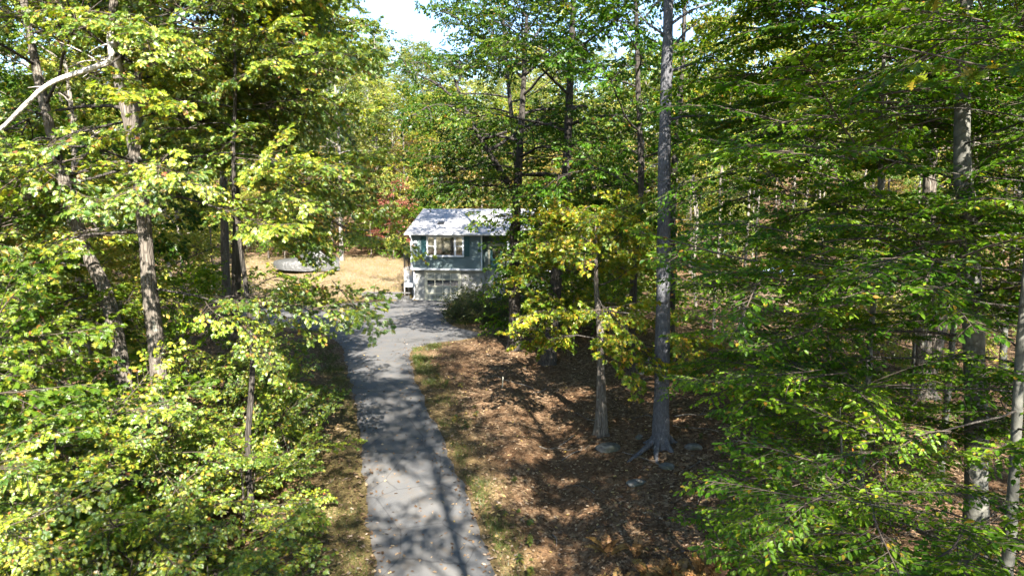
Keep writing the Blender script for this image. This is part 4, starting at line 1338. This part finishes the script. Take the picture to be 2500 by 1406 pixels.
rock(9.9, 14.2, .2, .16, .14, 8, 'small pale rock at the foot of the old beech', 'rockpale')
rock(4.6, 19.6, .25, .22, .13, 9, 'dark stone lying on the litter below the grey trunk roots')
gq = Geo()
gq.add(*tube([(0, 0, -.1), (.01, 0, .2), (.03, .01, .42), (.02, .01, .46)], [.02, .02, .018, .005], 6), 0, True)
tag(link('marker_stake', gq.mesh('marker_stake', [M['cream']]), None, (-.39, 26.8, float(ground_z(-.39, 26.8)))), 'short pale wooden stake standing alone in the leaf litter', 'stake')

# sticks and seedlings on the forest floor
rg = np.random.default_rng(21)
for k in range(26):
    x, y = rg.uniform(.8, 9), rg.uniform(13, 28)
    ln = rg.uniform(.5, 1.9)
    a = rg.uniform(0, 6.28)
    q = np.linspace(0, 1, 8)
    px, py = x + np.cos(a) * ln * q + .05 * np.sin(5 * q + k), y + np.sin(a) * ln * q + .05 * np.cos(4 * q + k)
    gq = Geo()
    gq.add(*tube(np.stack([px - x, py - y, ground_z(px, py) - ground_z(x, y) + .03 + .03 * np.sin(6 * q + k)], -1), np.linspace(.022, .007, 8) * rg.uniform(.6, 1.2), 6, rg, .08), 0, True)
    if k % 2:
        i = 4
        e = np.array([px[i] - x, py[i] - y, float(ground_z(px[i], py[i]) - ground_z(x, y)) + .04])
        gq.add(*tube(limb(rg, e, a + .7, .15, ln * .3, .2, 4), np.linspace(.009, .004, 4), 5), 0, True)
    tag(link('fallen_stick', gq.mesh('fallen_stick', [M['palebark' if k % 3 else 'bark']]), None, (x, y, float(ground_z(x, y)))), 'thin fallen stick lying on the leaf litter under the trees', 'stick', 'sticks on the leaf litter')
sm_ = []
for k in range(4):
    gq = Geo()
    h = .18 + .07 * k
    gq.add(*tube([(0, 0, -.02), (.01, 0, h * .5), (.0, .015, h)], [.005, .004, .003], 5), 0, True)
    n = 7 + 2 * k
    a = np.arange(n) * 2.4
    z = np.linspace(h * .45, h, n)
    put_leaves(gq, ('beech', 'maple')[k % 2], np.stack([0 * a, 0 * a, z], -1), np.stack([np.cos(a), np.sin(a), -.15 + 0 * a], -1), np.stack([rg.normal(0, .2, n), rg.normal(0, .2, n), 1 + 0 * a], -1), rg.uniform(.09, .16, n), rg.uniform(0, 1, n), 1)
    sm_.append(gq.mesh('seedling', [M['twig'], M['bush']]))
for k in range(70):
    if k < 40:
        x, y = rg.uniform(4.5, 11), rg.uniform(14.5, 26)
    else:
        y = rg.uniform(15, 33)
        x = float(drive_lr(y)[1]) + .25 + abs(rg.normal(0, .6))
    s_ = rg.uniform(.5, 1.0)
    tag(link('seedling', sm_[k % 4], None, (x, y, float(ground_z(x, y))), (0, 0, rg.uniform(0, 6)), (s_,) * 3),
        'low green seedling rooted in the leaf litter under the beeches' if k < 40 else 'low green weed growing along the litter edge of the drive', 'seedling', 'seedlings under the beeches' if k < 40 else 'weeds along the drive')

# ---------------------------------------------------------------- fallen leaves and grass
rg = np.random.default_rng(15)
n = 95000
yy = 7 + 40 * rg.uniform(0, 1, n) ** 1.5
xx = rg.uniform(-.75, .78, n) * (yy + 2)
ins = drive_inside(xx, yy)
keep = (ins < -.03) | (rg.uniform(0, 1, n) < .07 + .8 * np.exp(-np.maximum(ins, 0) / .28))
keep &= ~((yy > 41) & (xx > -20) & (xx < -9))
xx, yy, ins = xx[keep], yy[keep], ins[keep]
n = len(xx)
zz = np.where(ins > 0, H(xx, yy) + .05, ground_z(xx, yy) + .012) + rg.uniform(0, .03, n) * (ins < 0)
a = rg.uniform(0, 6.28, n)
D = np.stack([np.cos(a), np.sin(a), rg.normal(0, .25, n)], -1)
N = np.stack([rg.normal(0, .35, n), rg.normal(0, .35, n), np.ones(n)], -1)
g = Geo()
P = np.stack([xx, yy, zz], -1)
near = yy < 20
for msk, kd in ((near, 'lobed'), (~near, 'simple')):
    put_leaves(g, kd, P[msk], D[msk], N[msk], rg.uniform(.07, .135, msk.sum()), rg.uniform(0, 1, msk.sum()) ** 1.2, 0)
tag(link('fallen_leaves', g.mesh('fallen_leaves', [M['litter']])), 'brown fallen leaves covering the forest floor and drive edges', 'leaves', kind='stuff')
# grass along the drive and at the lawn
n = 60000
yy = rg.uniform(10, 54, n)
l, r = drive_lr(yy)
side = rg.uniform(0, 1, n) < .62
off = np.abs(rg.normal(0, .55, n)) + .02
xx = np.where(side, r + off, l - off * 1.6)
cl = np.sin(xx * 3.1 + yy * 1.3) + np.sin(yy * 2.7 - xx) + rg.normal(0, .5, n)
keep = (cl > .2) & (drive_inside(xx, yy) < -.01) & ~((yy > 35) & (xx > -4.3) & (yy < 41)) & (yy < 50.2)
xx, yy = xx[keep], yy[keep]
n = len(xx)
# lawn blades
n2 = 26000
x2 = rg.uniform(-26, -7.2, n2); y2 = rg.uniform(52.4, 68, n2)
xx, yy = np.concatenate([xx, x2]), np.concatenate([yy, y2])
n = len(xx)
P = np.stack([xx, yy, ground_z(xx, yy) - .01], -1)
h = rg.uniform(.06, .2, n)
a = rg.uniform(0, 6.28, n)
wv = np.stack([np.cos(a), np.sin(a), 0 * a], -1) * .006 * (1 + (yy > 30)[:, None])
tip = P + np.stack([rg.normal(0, .5, n), rg.normal(0, .5, n), np.ones(n)], -1) * h[:, None]
g = Geo()
tint = rg.uniform(0, .75, n)
tint[-n2:] = rg.uniform(.75, 1, n2)
g.add(np.stack([P - wv, P + wv, tip], 1).reshape(-1, 3), np.arange(3 * n).reshape(-1, 3), 0, False, np.repeat(tint, 3))
tag(link('grass', g.mesh('grass', [M['grass']])), 'short grass growing along the drive and on the lawn', 'grass', kind='stuff')
